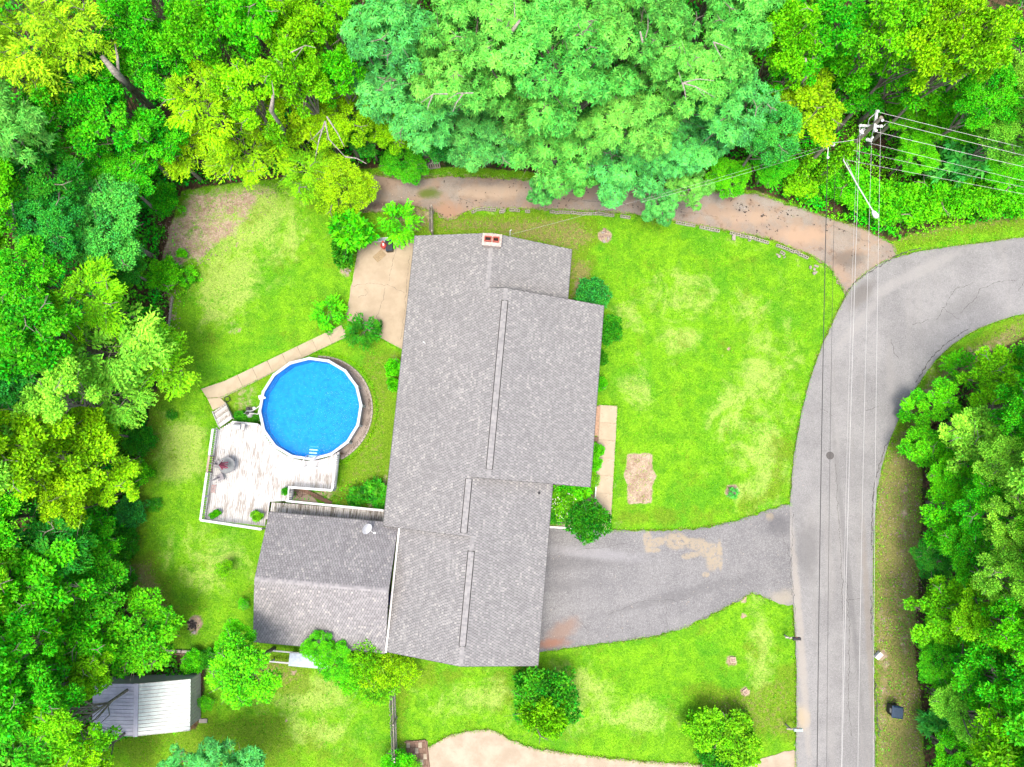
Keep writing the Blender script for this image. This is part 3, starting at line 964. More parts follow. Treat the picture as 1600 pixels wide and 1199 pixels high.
# fascia boards, near-black; end pieces widened to paint the shade line at roof steps
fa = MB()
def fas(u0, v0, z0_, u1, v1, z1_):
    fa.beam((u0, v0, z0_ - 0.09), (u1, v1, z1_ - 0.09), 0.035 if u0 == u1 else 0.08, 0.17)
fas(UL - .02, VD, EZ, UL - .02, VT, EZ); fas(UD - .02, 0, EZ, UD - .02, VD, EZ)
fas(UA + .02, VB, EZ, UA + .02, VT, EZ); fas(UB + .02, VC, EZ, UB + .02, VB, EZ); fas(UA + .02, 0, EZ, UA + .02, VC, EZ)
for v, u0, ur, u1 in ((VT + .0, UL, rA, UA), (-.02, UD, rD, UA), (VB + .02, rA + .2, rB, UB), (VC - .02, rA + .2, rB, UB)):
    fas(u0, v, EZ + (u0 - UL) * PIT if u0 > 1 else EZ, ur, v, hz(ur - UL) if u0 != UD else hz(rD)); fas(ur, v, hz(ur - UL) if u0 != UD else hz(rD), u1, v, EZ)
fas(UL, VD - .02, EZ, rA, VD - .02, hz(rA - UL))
fa.build('fascia', M['fascia_dark'], rf)
gt = MB().box(UD - 0.09, VD / 2 - 0.1, EZ - 0.06, 0.13, VD, 0.12).build('gutter', M['trim'], rf)
# walls and gables
IN = 0.45
wl = MB()
for u0, u1, v0, v1 in ((UL + IN, UA - IN, VB, VT - IN), (UL + IN, UB - 1.3, VC + IN, VB - IN), (UL + IN, UA - IN, VD + IN, VC + IN), (UD + IN, UA - IN, IN, VD + IN)):
    wl.box((u0 + u1) / 2, (v0 + v1) / 2, 1.45, u1 - u0, v1 - v0, 2.4)
wall = wl.build('wall', M['siding'], house)
fd = MB()
for u0, u1, v0, v1 in ((UL + IN, UA - IN, VB, VT - IN), (UL + IN, UB - 1.3, VC + IN, VB - IN), (UL + IN, UA - IN, VD + IN, VC + IN), (UD + IN, UA - IN, IN, VD + IN)):
    fd.box((u0 + u1) / 2, (v0 + v1) / 2, 0.13, u1 - u0 + 0.04, v1 - v0 + 0.04, 0.5)
fd.build('foundation', M['foundation'], house)
def gable(u0, ur, u1, v, d=0.1):
    zr = hz(ur - u0) - 0.14
    MB().add([(u0, v, EZ - 0.13), (u1, v, EZ - 0.13), (ur, v, zr), (u0, v + d, EZ - 0.13), (u1, v + d, EZ - 0.13), (ur, v + d, zr)], [(0, 1, 2), (5, 4, 3), (0, 3, 4, 1), (1, 4, 5, 2), (2, 5, 3, 0)]).build('gable', M['siding'], house)
gable(UL + .3, rA, UA - .3, VT - IN); gable(UD + .3, rD, UA - .3, IN); gable(UL + .4, rB, UB - .4, VB - .25); gable(UL + .4, rB, UB - .4, VC + .2); gable(UL + .3, rA, UA - .3, VD + .3)
ub = UB - 1.3
for v in (24.3, 21.2, 15.2):
    window(house, ub, v, 1.55, 1.5, 1.3, (1, 0))
for v in (28.6,):
    window(house, UA - IN, v, 1.55, 1.4, 1.2, (1, 0))
for v in (28.8, 20.5, 17.2, 11.5):
    window(house, UL + IN, v, 1.55, 1.4, 1.2, (-1, 0))
for u in (2.5, 8.0):
    window(house, u, VT - IN, 1.55, 1.3, 1.2, (0, 1))
dd = MB().box(0, 0, 1.15, 0.06, 0.95, 2.1).build('door', M['terracotta'], house, (ub + 0.03, 18.2, 0.2))
MB().box(0.06, 0.36, 1.15, 0.05, 0.05, 0.12).build('handle', M['alu'], dd)
dd = MB().box(0, 0, 1.05, 0.05, 2.4, 2.05)
dd = dd.build('patio_door', M['trim'], house, (UL + IN - 0.03, 24.5, 0.1))
MB().box(-0.035, 0, 1.05, 0.02, 2.2, 1.85).build('pane', M['glass'], dd)
gd = MB().box(0, 0, 1.1, 0.05, 4.9, 2.2).build('garage_door', M['trim'], house, (UA - IN + 0.03, 4.8, 0.0))
for i in range(4):
    MB().box(0.035, 0, 0.28 + i * 0.55, 0.02, 4.8, 0.5).build('panel', M['trim'], gd)
# porch posts
for v in (13.4, 17.0, 19.6, 22.8, 26.1):
    MB().box(UB - 0.45, v, 1.3, 0.12, 0.12, 2.6).build('porch_post', M['trim'], house)
# chimney
ch = MB()
ch.box(4.83, 30.03, 3.1, 1.25, 0.74, 4.8)
chim = ch.build('chimney', M['chimney'], house)
MB().box(4.83, 30.03, 5.56, 1.42, 0.92, 0.16).build('cap', M['chimney'], chim)
for du, wd in ((-0.28, 0.52), (0.30, 0.46)):
    m_ = MB()
    for (x, y, sx, sy) in ((0, 0.16, wd, 0.06), (0, -0.16, wd, 0.06), (-wd / 2 + .03, 0, 0.06, 0.26), (wd / 2 - .03, 0, 0.06, 0.26)):
        m_.box(4.83 + du + x, 30.03 + y, 5.75, sx, sy, 0.24)
    m_.build('flue', M['flue'], chim)
    MB().box(4.83 + du, 30.03, 5.66, wd - 0.1, 0.28, 0.02).build('flue_opening', M['opening_black'], chim)
MB().box(4.83, 29.62, 4.62, 1.5, 0.12, 0.06).build('flashing', M['alu'], chim)
pv = MB().lathe(9.85, 12.15, [(0.13, hz(UA - 9.9) - 0.02), (0.13, hz(UA - 9.9) + 0.03), (0.055, hz(UA - 9.9) + 0.06), (0.055, hz(UA - 9.9) + 0.32)], 14).build('vent_pipe', M['cable_dark'], rf)
MB().tube([(UL + 1.75, 22.4, hz(1.75) + .01), (UL + 1.75, 22.4, hz(1.75) + .14), (UL + 1.6, 22.5, hz(1.6) + .2)], 0.045, 8).build('small_pipe', M['trim'], rf)

# ------------------------------------------------------------------ garage building beside the house
GA = math.radians(4.9)
ox, oy = P(396, 1003, 2.5)
gar = empty('outbuilding', (ox, oy, 0), -GA, 'square outbuilding with mauve-grey shingle gable roof beside the deck', 'outbuilding')
GW, GD, GR, GP, GZ = 9.5, 9.25, 4.62, 0.30, 2.5
g = MB()
gz = lambda h: GZ + h * GP
deck_plane(g, [(GW, 0, GZ), (GW, GR, gz(GR)), (0, GR, gz(GR)), (0, 0, GZ)])
deck_plane(g, [(0, GD, GZ), (0, GR, gz(GD - GR)), (GW, GR, gz(GD - GR)), (GW, GD, GZ)])
gr = g.build('roof', M['underlay'], gar)
shingle_slope([(0, GW, 0, GR)], 1, 0, GZ, GP, M['garage_shingle'], gr, 'v', seed=5)
shingle_slope([(0, GW, 0, GD - GR)], -1, GD, GZ, GP, M['garage_shingle'], gr, 'v', seed=6)
mb = MB()
u = 0
while u < GW - 0.02:
    e = min(u + 0.15, GW)
    for s in (-1, 1):
        vs = [(u, GR, gz(GR) + 0.034), (e, GR, gz(GR) + 0.022), (e, GR + s * 0.15, gz(GR) + 0.022 - 0.15 * GP), (u, GR + s * 0.15, gz(GR) + 0.034 - 0.15 * GP)]
        mb.add(vs, [(3, 2, 1, 0) if s > 0 else (0, 1, 2, 3)])
    u = e
settone(mb.build('ridge_cap', M['garage_shingle'], gr))
f_ = MB()
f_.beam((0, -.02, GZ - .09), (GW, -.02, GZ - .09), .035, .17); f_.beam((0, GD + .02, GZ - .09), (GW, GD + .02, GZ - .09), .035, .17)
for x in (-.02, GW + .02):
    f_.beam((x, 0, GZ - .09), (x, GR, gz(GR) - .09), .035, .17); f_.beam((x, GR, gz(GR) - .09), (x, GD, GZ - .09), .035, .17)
f_.build('fascia', M['fascia_dark'], gr)
MB().box(GW / 2, GD / 2, 1.2, GW - 0.9, GD - 0.9, 2.4).build('wall', M['siding'], gar)
for x in (0.35, GW - 0.45):
    g = MB()
    g.add([(x, .4, GZ - .13), (x, GD - .4, GZ - .13), (x, GR, gz(GR) - .14), (x + .1, .4, GZ - .13), (x + .1, GD - .4, GZ - .13), (x + .1, GR, gz(GR) - .14)], [(2, 1, 0), (3, 4, 5), (0, 1, 4, 3), (1, 2, 5, 4), (2, 0, 3, 5)])
    g.build('gable', M['siding'], gar)
window(gar, 0.45, 3.0, 1.5, 1.2, 1.0, (-1, 0)); window(gar, 4.0, 0.45, 1.5, 1.2, 1.0, (0, -1))
d_ = MB().box(0, 0, 1.05, 0.95, 0.05, 2.1).build('door', M['trim'], gar, (6.5, GD - 0.42, 0)); MB().box(.36, .05, 1.05, .05, .05, .1).build('handle', M['alu'], d_)

# satellite dish on the garage roof
x, y = P(574, 826, 3.4)
dish = empty('satellite_dish', (x, y, 0), math.radians(-8), 'white oval satellite dish on the corner of the mauve-grey roof', 'satellite dish')
zb = 2.95
mb = MB()
N_ = 24
ax = Vector((0.62, -0.45, 0.64)).normalized()
sx = Vector((0.1, 1, 0.55)); sx = (sx - ax * sx.dot(ax)).normalized(); sy = ax.cross(sx)
vs = [Vector((0, 0, zb + 0.62)) - ax * 0.08]
for rr, dd_ in ((0.14, 0.06), (0.27, 0.03), (0.40, -0.03)):
    for k_ in range(N_):
        t = 2 * math.pi * k_ / N_
        vs.append(Vector((0, 0, zb + 0.62)) + sx * math.cos(t) * rr * 1.12 + sy * math.sin(t) * rr * 0.92 - ax * dd_)
fs = [(0, 1 + k_, 1 + (k_ + 1) % N_) for k_ in range(N_)]
for j in range(2):
    for k_ in range(N_):
        fs.append((1 + j * N_ + k_, 1 + (j + 1) * N_ + k_, 1 + (j + 1) * N_ + (k_ + 1) % N_, 1 + j * N_ + (k_ + 1) % N_))
mb.add(vs, fs)
rim = [Vector((0, 0, zb + 0.62)) + sx * math.cos(2 * math.pi * k_ / N_) * 0.40 * 1.12 + sy * math.sin(2 * math.pi * k_ / N_) * 0.40 * 0.92 + ax * 0.03 for k_ in range(N_)]
mb.tube(rim, 0.012, 5, closed=True)
mb.build('reflector', M['plastic_grey'], dish, smooth=True)
end = Vector((0.60, -0.22, zb + 0.60))
MB().tube([(0.05, 0, zb + .35), (0.35, -.2, zb + .32), end], 0.022, 6).build('arm', M['alu'], dish)
MB().box(end.x, end.y, end.z, 0.13, 0.13, 0.10).build('receiver', M['plastic_white'], dish)
MB().tube([(-0.05, 0.05, zb - 0.1), (-0.05, 0.03, zb + 0.5)], 0.03, 8).build('mast', M['alu'], dish)

# blue bin in the gap between the buildings
x, y = P(609, 938, 1.2)
bb = empty('blue_bin', (x - 0.05, y, 0), 0, 'blue bin standing in the narrow gap between house and outbuilding', 'bin')
MB().box(0, 0, 0.5, 0.48, 0.62, 1.0, taper=1.12).build('body', M['blue_bin'], bb)
MB().box(0, 0, 1.04, 0.58, 0.74, 0.07).build('lid', M['blue_bin'], bb)

# ------------------------------------------------------------------ deck
DZ = 1.2
PCX, PCY = -15.43, 4.80
PR = 3.92
DA = math.radians(4.9)
dx0, dy0 = P(320, 812, DZ)
DU = np.array([math.cos(DA), -math.sin(DA)]); DV = np.array([math.sin(DA), math.cos(DA)])
def dl(p):
    d = np.array(p) - np.array([dx0, dy0]); return (float(d @ DU), float(d @ DV))
deck = empty('deck', (dx0, dy0, 0), -DA, 'weathered white plank deck wrapped round the side of the pool', 'deck')
poly = [dl(P(*q, DZ)) for q in ((338, 668), (320, 812), (415, 822), (421, 784), (456, 782), (458, 760), (524, 765), (530, 706), (485, 640), (408, 664), (363, 659), (341, 672))]
pc = dl((PCX, PCY))


def spans(poly, u):
    ys = []
    n = len(poly)
    for i in range(n):
        (x0, y0), (x1, y1) = poly[i], poly[(i + 1) % n]
        if (x0 > u) != (x1 > u):
            ys.append(y0 + (u - x0) * (y1 - y0) / (x1 - x0))
    ys.sort()
    return list(zip(ys[::2], ys[1::2]))


plank_meshes = {}
def plank(v0, v1, u, wd, mat, parent, z=DZ):
    if v1 - v0 < 0.1: return
    MB().box(0, 0, 0, wd, v1 - v0, 0.035).build('plank', M[mat], parent, (u, (v0 + v1) / 2, z - 0.018 + random.uniform(-0.004, 0.004)), random.uniform(-0.0012, 0.0012))


PWD = 0.145
u = min(p[0] for p in poly)
while u < max(p[0] for p in poly):
    uc = u + PWD / 2
    for a, b in spans(poly, uc):
        seg = [(a, b)]
        du = abs(uc - pc[0])
        if du < PR + 0.06:
            h = math.sqrt((PR + 0.06) ** 2 - du * du)
            lo, hi = pc[1] - h, pc[1] + h
            seg = [s for s in ((a, min(b, lo)), (max(a, hi), b)) if s[1] - s[0] > 0.1]
        for s0, s1 in seg:
            cuts = [s0, s1]
            if s1 - s0 > 4: cuts = [s0, s0 + (s1 - s0) * random.choice((0.35, 0.5, 0.62)), s1]
            for c0, c1 in zip(cuts[:-1], cuts[1:]):
                plank(c0 + 0.003, c1 - 0.003, uc, PWD - 0.012, 'white_wood', deck)
    u += PWD
# joists, skirt and posts
j = MB()
xs = [p[0] for p in poly]
for v in np.arange(-0.2, 7.2, 0.6):
    pr = [(y, x) for x, y in poly]
    for a, b in spans(pr, v):
        segs = [(a, b)]
        dv = abs(v - pc[1])
        if dv < PR + 0.1:
            h = math.sqrt((PR + 0.1) ** 2 - dv * dv)
            segs = [s for s in ((a, min(b, pc[0] - h)), (max(a, pc[0] + h), b)) if s[1] - s[0] > 0.1]
        for s0, s1 in segs:
            j.box((s0 + s1) / 2, v, DZ - 0.13, s1 - s0, 0.05, 0.18)
            j.box(s0 + 0.1, v, DZ / 2 - 0.05, 0.1, 0.1, DZ - 0.1)
j.build('joist', M['brown_wood'], deck)
sk = MB()
for i in (0, 1, 3, 4, 5, 6):
    a, b = poly[i], poly[(i + 1) % len(poly)]
    sk.beam((a[0], a[1], DZ - 0.12), (b[0], b[1], DZ - 0.12), 0.03, 0.20)
sk.build('rim_board', M['rail_paint'], deck)


def railing(parent, a, b, z, h, mat='rail_paint', top=0.17, sp=0.15, balmat=None, top_z_extra=0):
    ax_, ay_ = a; bx_, by_ = b
    L = math.hypot(bx_ - ax_, by_ - ay_)
    m = MB()
    m.beam((ax_, ay_, z + h), (bx_, by_, z + h), top, 0.045)
    m.beam((ax_, ay_, z + h - 0.07), (bx_, by_, z + h - 0.07), 0.04, 0.09)
    m.beam((ax_, ay_, z + 0.10), (bx_, by_, z + 0.10), 0.05, 0.09)
    np_ = max(2, int(round(L / 2.0)) + 1)
    for i in range(np_):
        t = i / (np_ - 1)
        m.box(ax_ + (bx_ - ax_) * t, ay_ + (by_ - ay_) * t, z + h / 2 - 0.03, 0.09, 0.09, h - 0.02)
    r = m.build('railing', M[mat], parent)
    n = int(L / sp)
    bm_ = MB().box(0, 0, 0, 0.045, 0.045, h - 0.2).mesh('baluster', M[balmat or mat])
    for i in range(1, n):
        t = i / n
        link('baluster', bm_, r, (ax_ + (bx_ - ax_) * t, ay_ + (by_ - ay_) * t, z + 0.10 + (h - 0.2) / 2 + 0.02), math.atan2(by_ - ay_, bx_ - ax_))
    return r


def LP_(px, py, z): return dl(P(px, py, z))
a, b = LP_(337, 671, 2.1), LP_(318, 814, 2.1)
v1, v2 = a[1], b[1]
lu = 0.06
f1 = v2 + (v1 - v2) * 0.71; f2 = v2 + (v1 - v2) * 0.52
railing(deck, (lu, v1), (lu, f1), DZ, 0.92)
railing(deck, (lu, f1 - 0.05), (lu, f2 + 0.05), DZ, 0.92, mat='bare_rail')
railing(deck, (lu, f2), (lu, v2 + 0.02), DZ, 0.92)
railing(deck, (lu, 0.02), (dl(P(415, 823, DZ))[0], -0.28 + 0.02), DZ, 0.92, top=0.16)
railing(deck, dl(P(457, 761, DZ)), dl(P(523, 766, DZ)), DZ, 0.92)
railing(deck, dl(P(524, 764, DZ)), dl(P(529, 712, DZ)), DZ, 0.92)
railing(deck, dl(P(456, 781, DZ)), dl(P(457, 763, DZ)), DZ, 0.92, top=0.1)
railing(deck, dl(P(364, 660, DZ)), dl(P(404, 664, DZ)), DZ, 0.18, sp=0.6)

# covered walk from the deck to the house
walk = empty('raised_walkway', (dx0, dy0, 0), -DA, 'narrow raised walkway of peeling grey planks between deck and house', 'walkway')
q = [dl(P(*p_, DZ)) for p_ in ((424, 785), (603, 799), (603, 835), (424, 824))]
u = q[0][0]
while u < q[1][0]:
    t = (u - q[0][0]) / (q[1][0] - q[0][0])
    vt = q[0][1] + (q[1][1] - q[0][1]) * t
    plank(vt - 1.5 + random.uniform(-.02, .02), vt, u + PWD / 2, PWD - 0.02, 'peeling_wood', walk, DZ - 0.01)
    u += PWD
mb = MB()
for t in (0.05, 0.35, 0.65, 0.95):
    uu = q[0][0] + (q[1][0] - q[0][0]) * t; vv = q[0][1] + (q[1][1] - q[0][1]) * t
    mb.box(uu, vv - 0.1, DZ / 2 - 0.03, 0.1, 0.1, DZ - 0.06); mb.box(uu, vv - 1.4, DZ / 2 - 0.03, 0.1, 0.1, DZ - 0.06)
mb.beam((q[0][0], q[0][1] - 0.1, DZ - .12), (q[1][0], q[1][1] - .1, DZ - .12), .04, .16); mb.beam((q[0][0], q[0][1] - 1.4, DZ - .12), (q[1][0], q[1][1] - 1.4, DZ - .12), .04, .16)
mb.build('frame', M['brown_wood'], walk)
railing(walk, LP_(447, 783, 2.1), LP_(599, 798, 2.1), DZ, 0.9, top=0.15)

# steps down to the path
A_ = np.array(P(352, 661, DZ)); B_ = np.array(P(343, 637, 0.1))
dirn = (B_ - A_); Lst = np.hypot(*dirn); dirn = dirn / Lst
rzs = math.atan2(dirn[1], dirn[0]) + math.pi / 2
steps = empty('deck_steps', (A_[0], A_[1], 0), rzs, 'weathered wooden steps from the concrete path up to the white deck', 'steps')
NS = 6
for i in range(NS):
    z = DZ - (i + 1) * DZ / (NS + 1)
    yc = -(i + 0.5) * Lst / NS
    for k_ in (-1, 1):
        MB().box(0, 0, 0, 1.12, Lst / NS / 2 - 0.015, 0.04).build('tread', M['step_wood' if i % 2 else 'white_wood'], steps, (0, yc + k_ * Lst / NS / 4, z))
for s in (-1, 1):
    MB().beam((s * 0.6, 0, DZ - 0.22), (s * 0.6, -Lst, 0.1), 0.05, 0.28).build('stringer', M['rail_paint' if s > 0 else 'step_wood'], steps)

# ------------------------------------------------------------------ pool
pool = empty('swimming_pool', (PCX, PCY, 0), 0, 'round above-ground pool full of bright blue water', 'swimming pool')
NSD = 16
PZ = 1.32
ro, ri = 3.98, 3.77
ang = lambda i: 2 * math.pi * (i + 0.15) / NSD
ring = lambda r: [(r * math.cos(ang(i)), r * math.sin(ang(i))) for i in range(NSD)]
wb = MB()
o_, i_ = ring(3.86), ring(3.80)
for i in range(NSD):
    k_ = (i + 1) % NSD
    wb.add([(*o_[i], 0), (*o_[k_], 0), (*o_[k_], PZ - .03), (*o_[i], PZ - .03), (*i_[i], 0), (*i_[k_], 0), (*i_[k_], PZ - .03), (*i_[i], PZ - .03)], [(0, 1, 2, 3), (7, 6, 5, 4), (3, 2, 6, 7)])
wb.build('pool_wall', M['pool_wall'], pool)
lb = MB()
for i in range(NSD):
    k_ = (i + 1) % NSD
    a, b = ring(3.79)[i], ring(3.79)[k_]
    lb.add([(*a, 0.03), (*b, 0.03), (*b, PZ - .05), (*a, PZ - .05)], [(3, 2, 1, 0)])
lb.build('liner', M['liner'], pool)
MB().prism(ring(3.78), 0.0, 0.06).build('pool_floor', M['pool_floor'], pool)
for i in range(NSD):
    k_ = (i + 1) % NSD
    a, b, c_, d_ = ring(ro)[i], ring(ro)[k_], ring(ri)[k_], ring(ri)[i]
    def lp(p, q_, t): return (p[0] + (q_[0] - p[0]) * t, p[1] + (q_[1] - p[1]) * t)
    MB().prism([lp(a, b, .03), lp(a, b, .97), lp(d_, c_, .97), lp(d_, c_, .03)], PZ - 0.03, PZ + 0.012).build('top_rail', M['pool_white'], pool)
    an = ang(i)
    MB().box(math.cos(an) * 3.87, math.sin(an) * 3.875, PZ - 0.005, 0.24, 0.12, 0.06, an).build('rail_joint', M['pool_white'], pool)
    MB().box(math.cos(an) * 3.93, math.sin(an) * 3.93, PZ / 2 - 0.02, 0.10, 0.15, PZ - 0.04, an).build('upright', M['pool_white'], pool)
# water with real ripples
n = 120
xs = np.linspace(-3.8, 3.8, n)
XX, YY = np.meshgrid(xs, xs)
zz = 1.10 + 0.010 * (vnoise(XX + 9, YY + 9, 3.1, 11) + vnoise(XX + 20, YY, 6.3, 12) * 0.6)
rr = np.hypot(XX, YY)
idx = np.arange(n * n).reshape(n, n)
F = np.stack([idx[:-1, :-1].ravel(), idx[:-1, 1:].ravel(), idx[1:, 1:].ravel(), idx[1:, :-1].ravel()], 1)
ok = (rr.ravel()[F] < 3.80).all(1)
me = np_mesh('water', np.stack([XX.ravel(), YY.ravel(), zz.ravel()], 1), F[ok], M['water'], smooth=True)
link('water', me, pool)
# gravel ring on the pool's outer side
rp = [(PCX + .25 + 4.20 * math.cos(t), PCY - .05 + 4.18 * math.sin(t)) for t in np.linspace(-1.15, 1.65, 30)] + [(PCX + 3.8 * math.cos(t), PCY + 3.8 * math.sin(t)) for t in np.linspace(1.65, -1.15, 30)]
tag(MB().prism(wobble(rp, 0.3, 0.04), -0.1, 0.03).build('gravel_strip', M['gravel']), kind='structure')
V, Fc = [], []
mb = MB()
for _ in range(420):
    t = random.uniform(-1.1, 1.6); r = random.uniform(3.98, 4.2)
    x, y = PCX + .2 + r * math.cos(t), PCY + r * math.sin(t); s = random.uniform(0.03, 0.09)
    mb.box(x, y, 0.03 + s * .3, s, s * random.uniform(.6, 1.3), s * .7, random.random() * 3, taper=0.6)
tag(mb.build('gravel', M['gravel']), kind='stuff')
edging = empty('pool_edging', (0, 0, 0), 0, 'curved row of small grey edging stones round the pool gravel', 'edging')
sm = MB().box(0, 0, 0, 0.12, 0.33, 0.10, 0, taper=0.88).mesh('stone', M['stone'])
for i in range(34):
    t = -1.1 + 2.7 * (i + .5) / 34; r = 4.26
    link('stone', sm, edging, (PCX + .22 + r * math.cos(t), PCY - .04 + r * math.sin(t), 0.05), t + random.uniform(-.06, .06))
edging.location = (0, 0, 0)

# pool ladder
x, y = P(487, 717, 1.35)
lad = empty('pool_ladder', (x, y, 0), math.radians(-4), 'white pool ladder with pale blue treads reaching down into the water', 'ladder')
for s in (-1, 1):
    MB().tube([(s * .42, -.62, DZ), (s * .42, -.60, DZ + .75), (s * .41, -.35, DZ + .98), (s * .38, -.05, DZ + .85), (s * .36, .25, 1.15), (s * .33, .75, 0.15)], 0.035, 8).build('handrail', M['plastic_white'], lad)
for i in range(4):
    MB().box(0, 0.20 + i * 0.24, 1.17 - i * 0.035, 0.62, 0.10, 0.03).build('tread', M['teal_step'], lad)
MB().box(0, -.64, DZ + .02, 0.95, 0.09, 0.04).build('foot_bar', M['plastic_white'], lad)

# sand filter and pipes
x, y = P(389, 647, 0.5)
fl = empty('pool_filter', (x, y, 0), 0, 'grey pool filter tank with black valve and white pipes beside the deck', 'pool filter')
MB().lathe(0, 0, [(.24, 0), (.30, .08), (.33, .3), (.31, .55), (.22, .72), (.09, .80)], 20).build('tank', M['plastic_grey'], fl, smooth=True)
MB().lathe(0, 0.02, [(.10, .80), (.13, .84), (.13, .92), (.06, .95)], 14).build('valve', M['black'], fl)
MB().tube([(.1, .12, .88), (.32, .12, .88)], .03, 8).build('valve_handle', M['black'], fl)
pm = MB().box(0.05, .42, .16, .5, .26, .26); pm.lathe(-.18, .42, [(.15, .0), (.15, .36), (.12, .4)], 12)
pm.build('pump', M['black'], fl)
for k_, pts_ in enumerate(([(.05, .1, .86), (.45, .3, .7), (.62, .38, .75), (1.0, .62, 1.0)], [(.05, .02, .82), (.55, 0, .6), (.75, -.05, .7), (.95, .32, .9)], [(-.1, 0, .8), (-.45, .02, .55), (-.62, .06, .3)])):
    MB().tube(pts_, 0.03, 7).build('pipe', M['plastic_white'], fl)
MB().lathe(.5, .42, [(.0, .7), (.1, .72), (.12, .86), (.04, .92)], 12).build('strainer', M['plastic_white'], fl)
x, y = P(407, 621, 1.3)
sk = empty('skimmer', (x, y, 0), 0, 'small cream skimmer fitting on the rim of the pool', 'skimmer')
MB().box(0, 0, 1.28, .24, .3, .2, .3).build('body', M['plastic_white'], sk); MB().lathe(.32, -.04, [(.09, 1.30), (.09, 1.37), (.04, 1.38)], 12).build('cap', M['plastic_white'], sk)

# hose ring on the grass
x, y = P(355, 624, 0)
hs = MB()
for i, r in enumerate((.24, .20, .22)):
    hs.tube([(r * math.cos(t) + .02 * i, r * math.sin(t) * .9, .03 + .03 * i) for t in np.linspace(0, 6.28, 20)[:-1]], 0.014, 5, closed=True)
hs.tube([(.2, 0, .04), (.32, -.08, .03), (.36, -.12, .03)], .014, 5)
o = hs.build('hose', M['black'], None, (x, y, 0)); tag(o, 'coiled black hose on the grass at the corner of the concrete path', 'hose')
x, y = P(348, 706, DZ)
o = MB().tube([(.17 * math.cos(t), .2 * math.sin(t), .012) for t in np.linspace(-0.6, 4.2, 16)], 0.010, 5).build('hose', M['grey_fabric'], None, (x, y, DZ)); tag(o, 'thin grey loop of hose lying on the deck above the glass table', 'hose')

# deck furniture
x, y = P(371, 667, DZ + .7)
gr_ = empty('gas_grill', (x, y, DZ), -DA, 'grey gas grill with silver lid at the head of the deck steps', 'grill')
MB().box(0.05, 0, .66, .95, .46, .06).build('side_shelf', M['metal_grey'], gr_)
MB().box(0, 0, .33, .55, .42, .62).build('cabinet', M['grey_fabric'], gr_)
mb = MB(); mb.tube([(-.28, 0, .76), (.28, 0, .76)], .2, 14); mb.build('lid', M['plastic_grey'], gr_)
MB().tube([(-.2, -.24, .8), (.2, -.24, .8)], .015, 6).build('lid_handle', M['alu'], gr_)
MB().box(0, .27, .78, .5, .05, .1).build('burner_panel', M['black'], gr_)
for sx_ in (-.2, .2):
    MB().tube([(sx_, -.2, .06), (sx_ + .04, -.2, .06)], .06, 12).build('wheel', M['rubber'], gr_)

x, y = P(354, 727, DZ + .72)
tb = empty('patio_table', (x, y, DZ), 0, 'round smoked-glass patio table with a folded pink umbrella over it', 'table')
MB().lathe(0, 0, [(.60, .70), (.60, .712)], 36).build('table_top', M['glass_table'], tb)
MB().tube([(.61 * math.cos(t), .61 * math.sin(t), .71) for t in np.linspace(0, 6.283, 37)[:-1]], .018, 6, closed=True).build('rim', M['grey_fabric'], tb)
for t in (.8, 2.4, 3.9, 5.5):
    MB().tube([(.5 * math.cos(t), .5 * math.sin(t), .69), (.42 * math.cos(t), .42 * math.sin(t), .3), (.52 * math.cos(t), .52 * math.sin(t), 0)], .018, 6).build('leg', M['grey_fabric'], tb)
um = empty('folded_umbrella', (x, y, DZ), 0, 'folded pink parasol standing through the round glass deck table', 'parasol')
MB().tube([(0, 0, 0), (-.0, 0, 2.2)], .022, 8).build('pole', M['black'], um)
# the folded canopy hangs a little open, its pleats fanned
mb = MB()
for i in range(10):
    t = 2 * math.pi * i / 10
    t2 = t + .16; t3 = t - .16
    c0 = (0.02 * math.cos(t), .02 * math.sin(t), 2.15)
    r0 = .34 if i % 2 else .26
    mb.add([c0, (r0 * math.cos(t2), r0 * math.sin(t2), 1.25), (r0 * 1.15 * math.cos(t), r0 * 1.15 * math.sin(t), 1.2), (r0 * math.cos(t3), r0 * math.sin(t3), 1.25), (.05 * math.cos(t + .31), .05 * math.sin(t + .31), 1.3)], [(0, 2, 1), (0, 3, 2), (0, 1, 4)])
mb.build('canopy', M['pink'], um)
for i in range(6):
    t = 2 * math.pi * i / 6 + .2
    MB().tube([(0, 0, 2.12), (.40 * math.cos(t), .40 * math.sin(t), 1.22)], .008, 4).build('rib', M['black'], um)


def chair(x, y, z, rz, label):
    c_ = empty('patio_chair', (x, y, z), rz, label, 'chair')
    MB().box(0, 0, .42, .5, .48, .05).build('seat', M['grey_fabric'], c_)
    MB().beam((0, .24, .44), (0, .38, .95), .5, .04).build('backrest', M['grey_fabric'], c_)
    fr = MB()
    for s in (-1, 1):
        fr.tube([(s * .27, -.25, 0), (s * .27, -.23, .62), (s * .27, .27, .62), (s * .27, .36, .9)], .014, 6); fr.tube([(s * .27, .3, 0), (s * .27, .26, .62)], .014, 6)
    fr.build('frame', M['metal_grey'], c_)
    return c_
x, y = P(344, 746, DZ + .45)
chair(x, y, DZ, math.radians(115), 'grey mesh patio chair on the deck just below the glass table')
x, y = P(342, 727, DZ + .5)
chair(x - .1, y + .05, DZ, math.radians(80), 'grey patio chair between the deck railing and the glass table')
x, y = P(333, 764, DZ + .2)
o = empty('red_rack', (x, y, DZ), -.1, 'faded red wire rack on the deck boards by the side railing', 'rack')
mb = MB()
for i in range(5): mb.tube([(-.14, -.25 + i * .12, .2), (.16, -.22 + i * .12, .2)], .012, 4)
for s in (-.12, .0, .14): mb.tube([(s, -.3, .2), (s, .3, .2)], .012, 4)
mb.build('rack', M['pale_red'], o)
mb = MB()
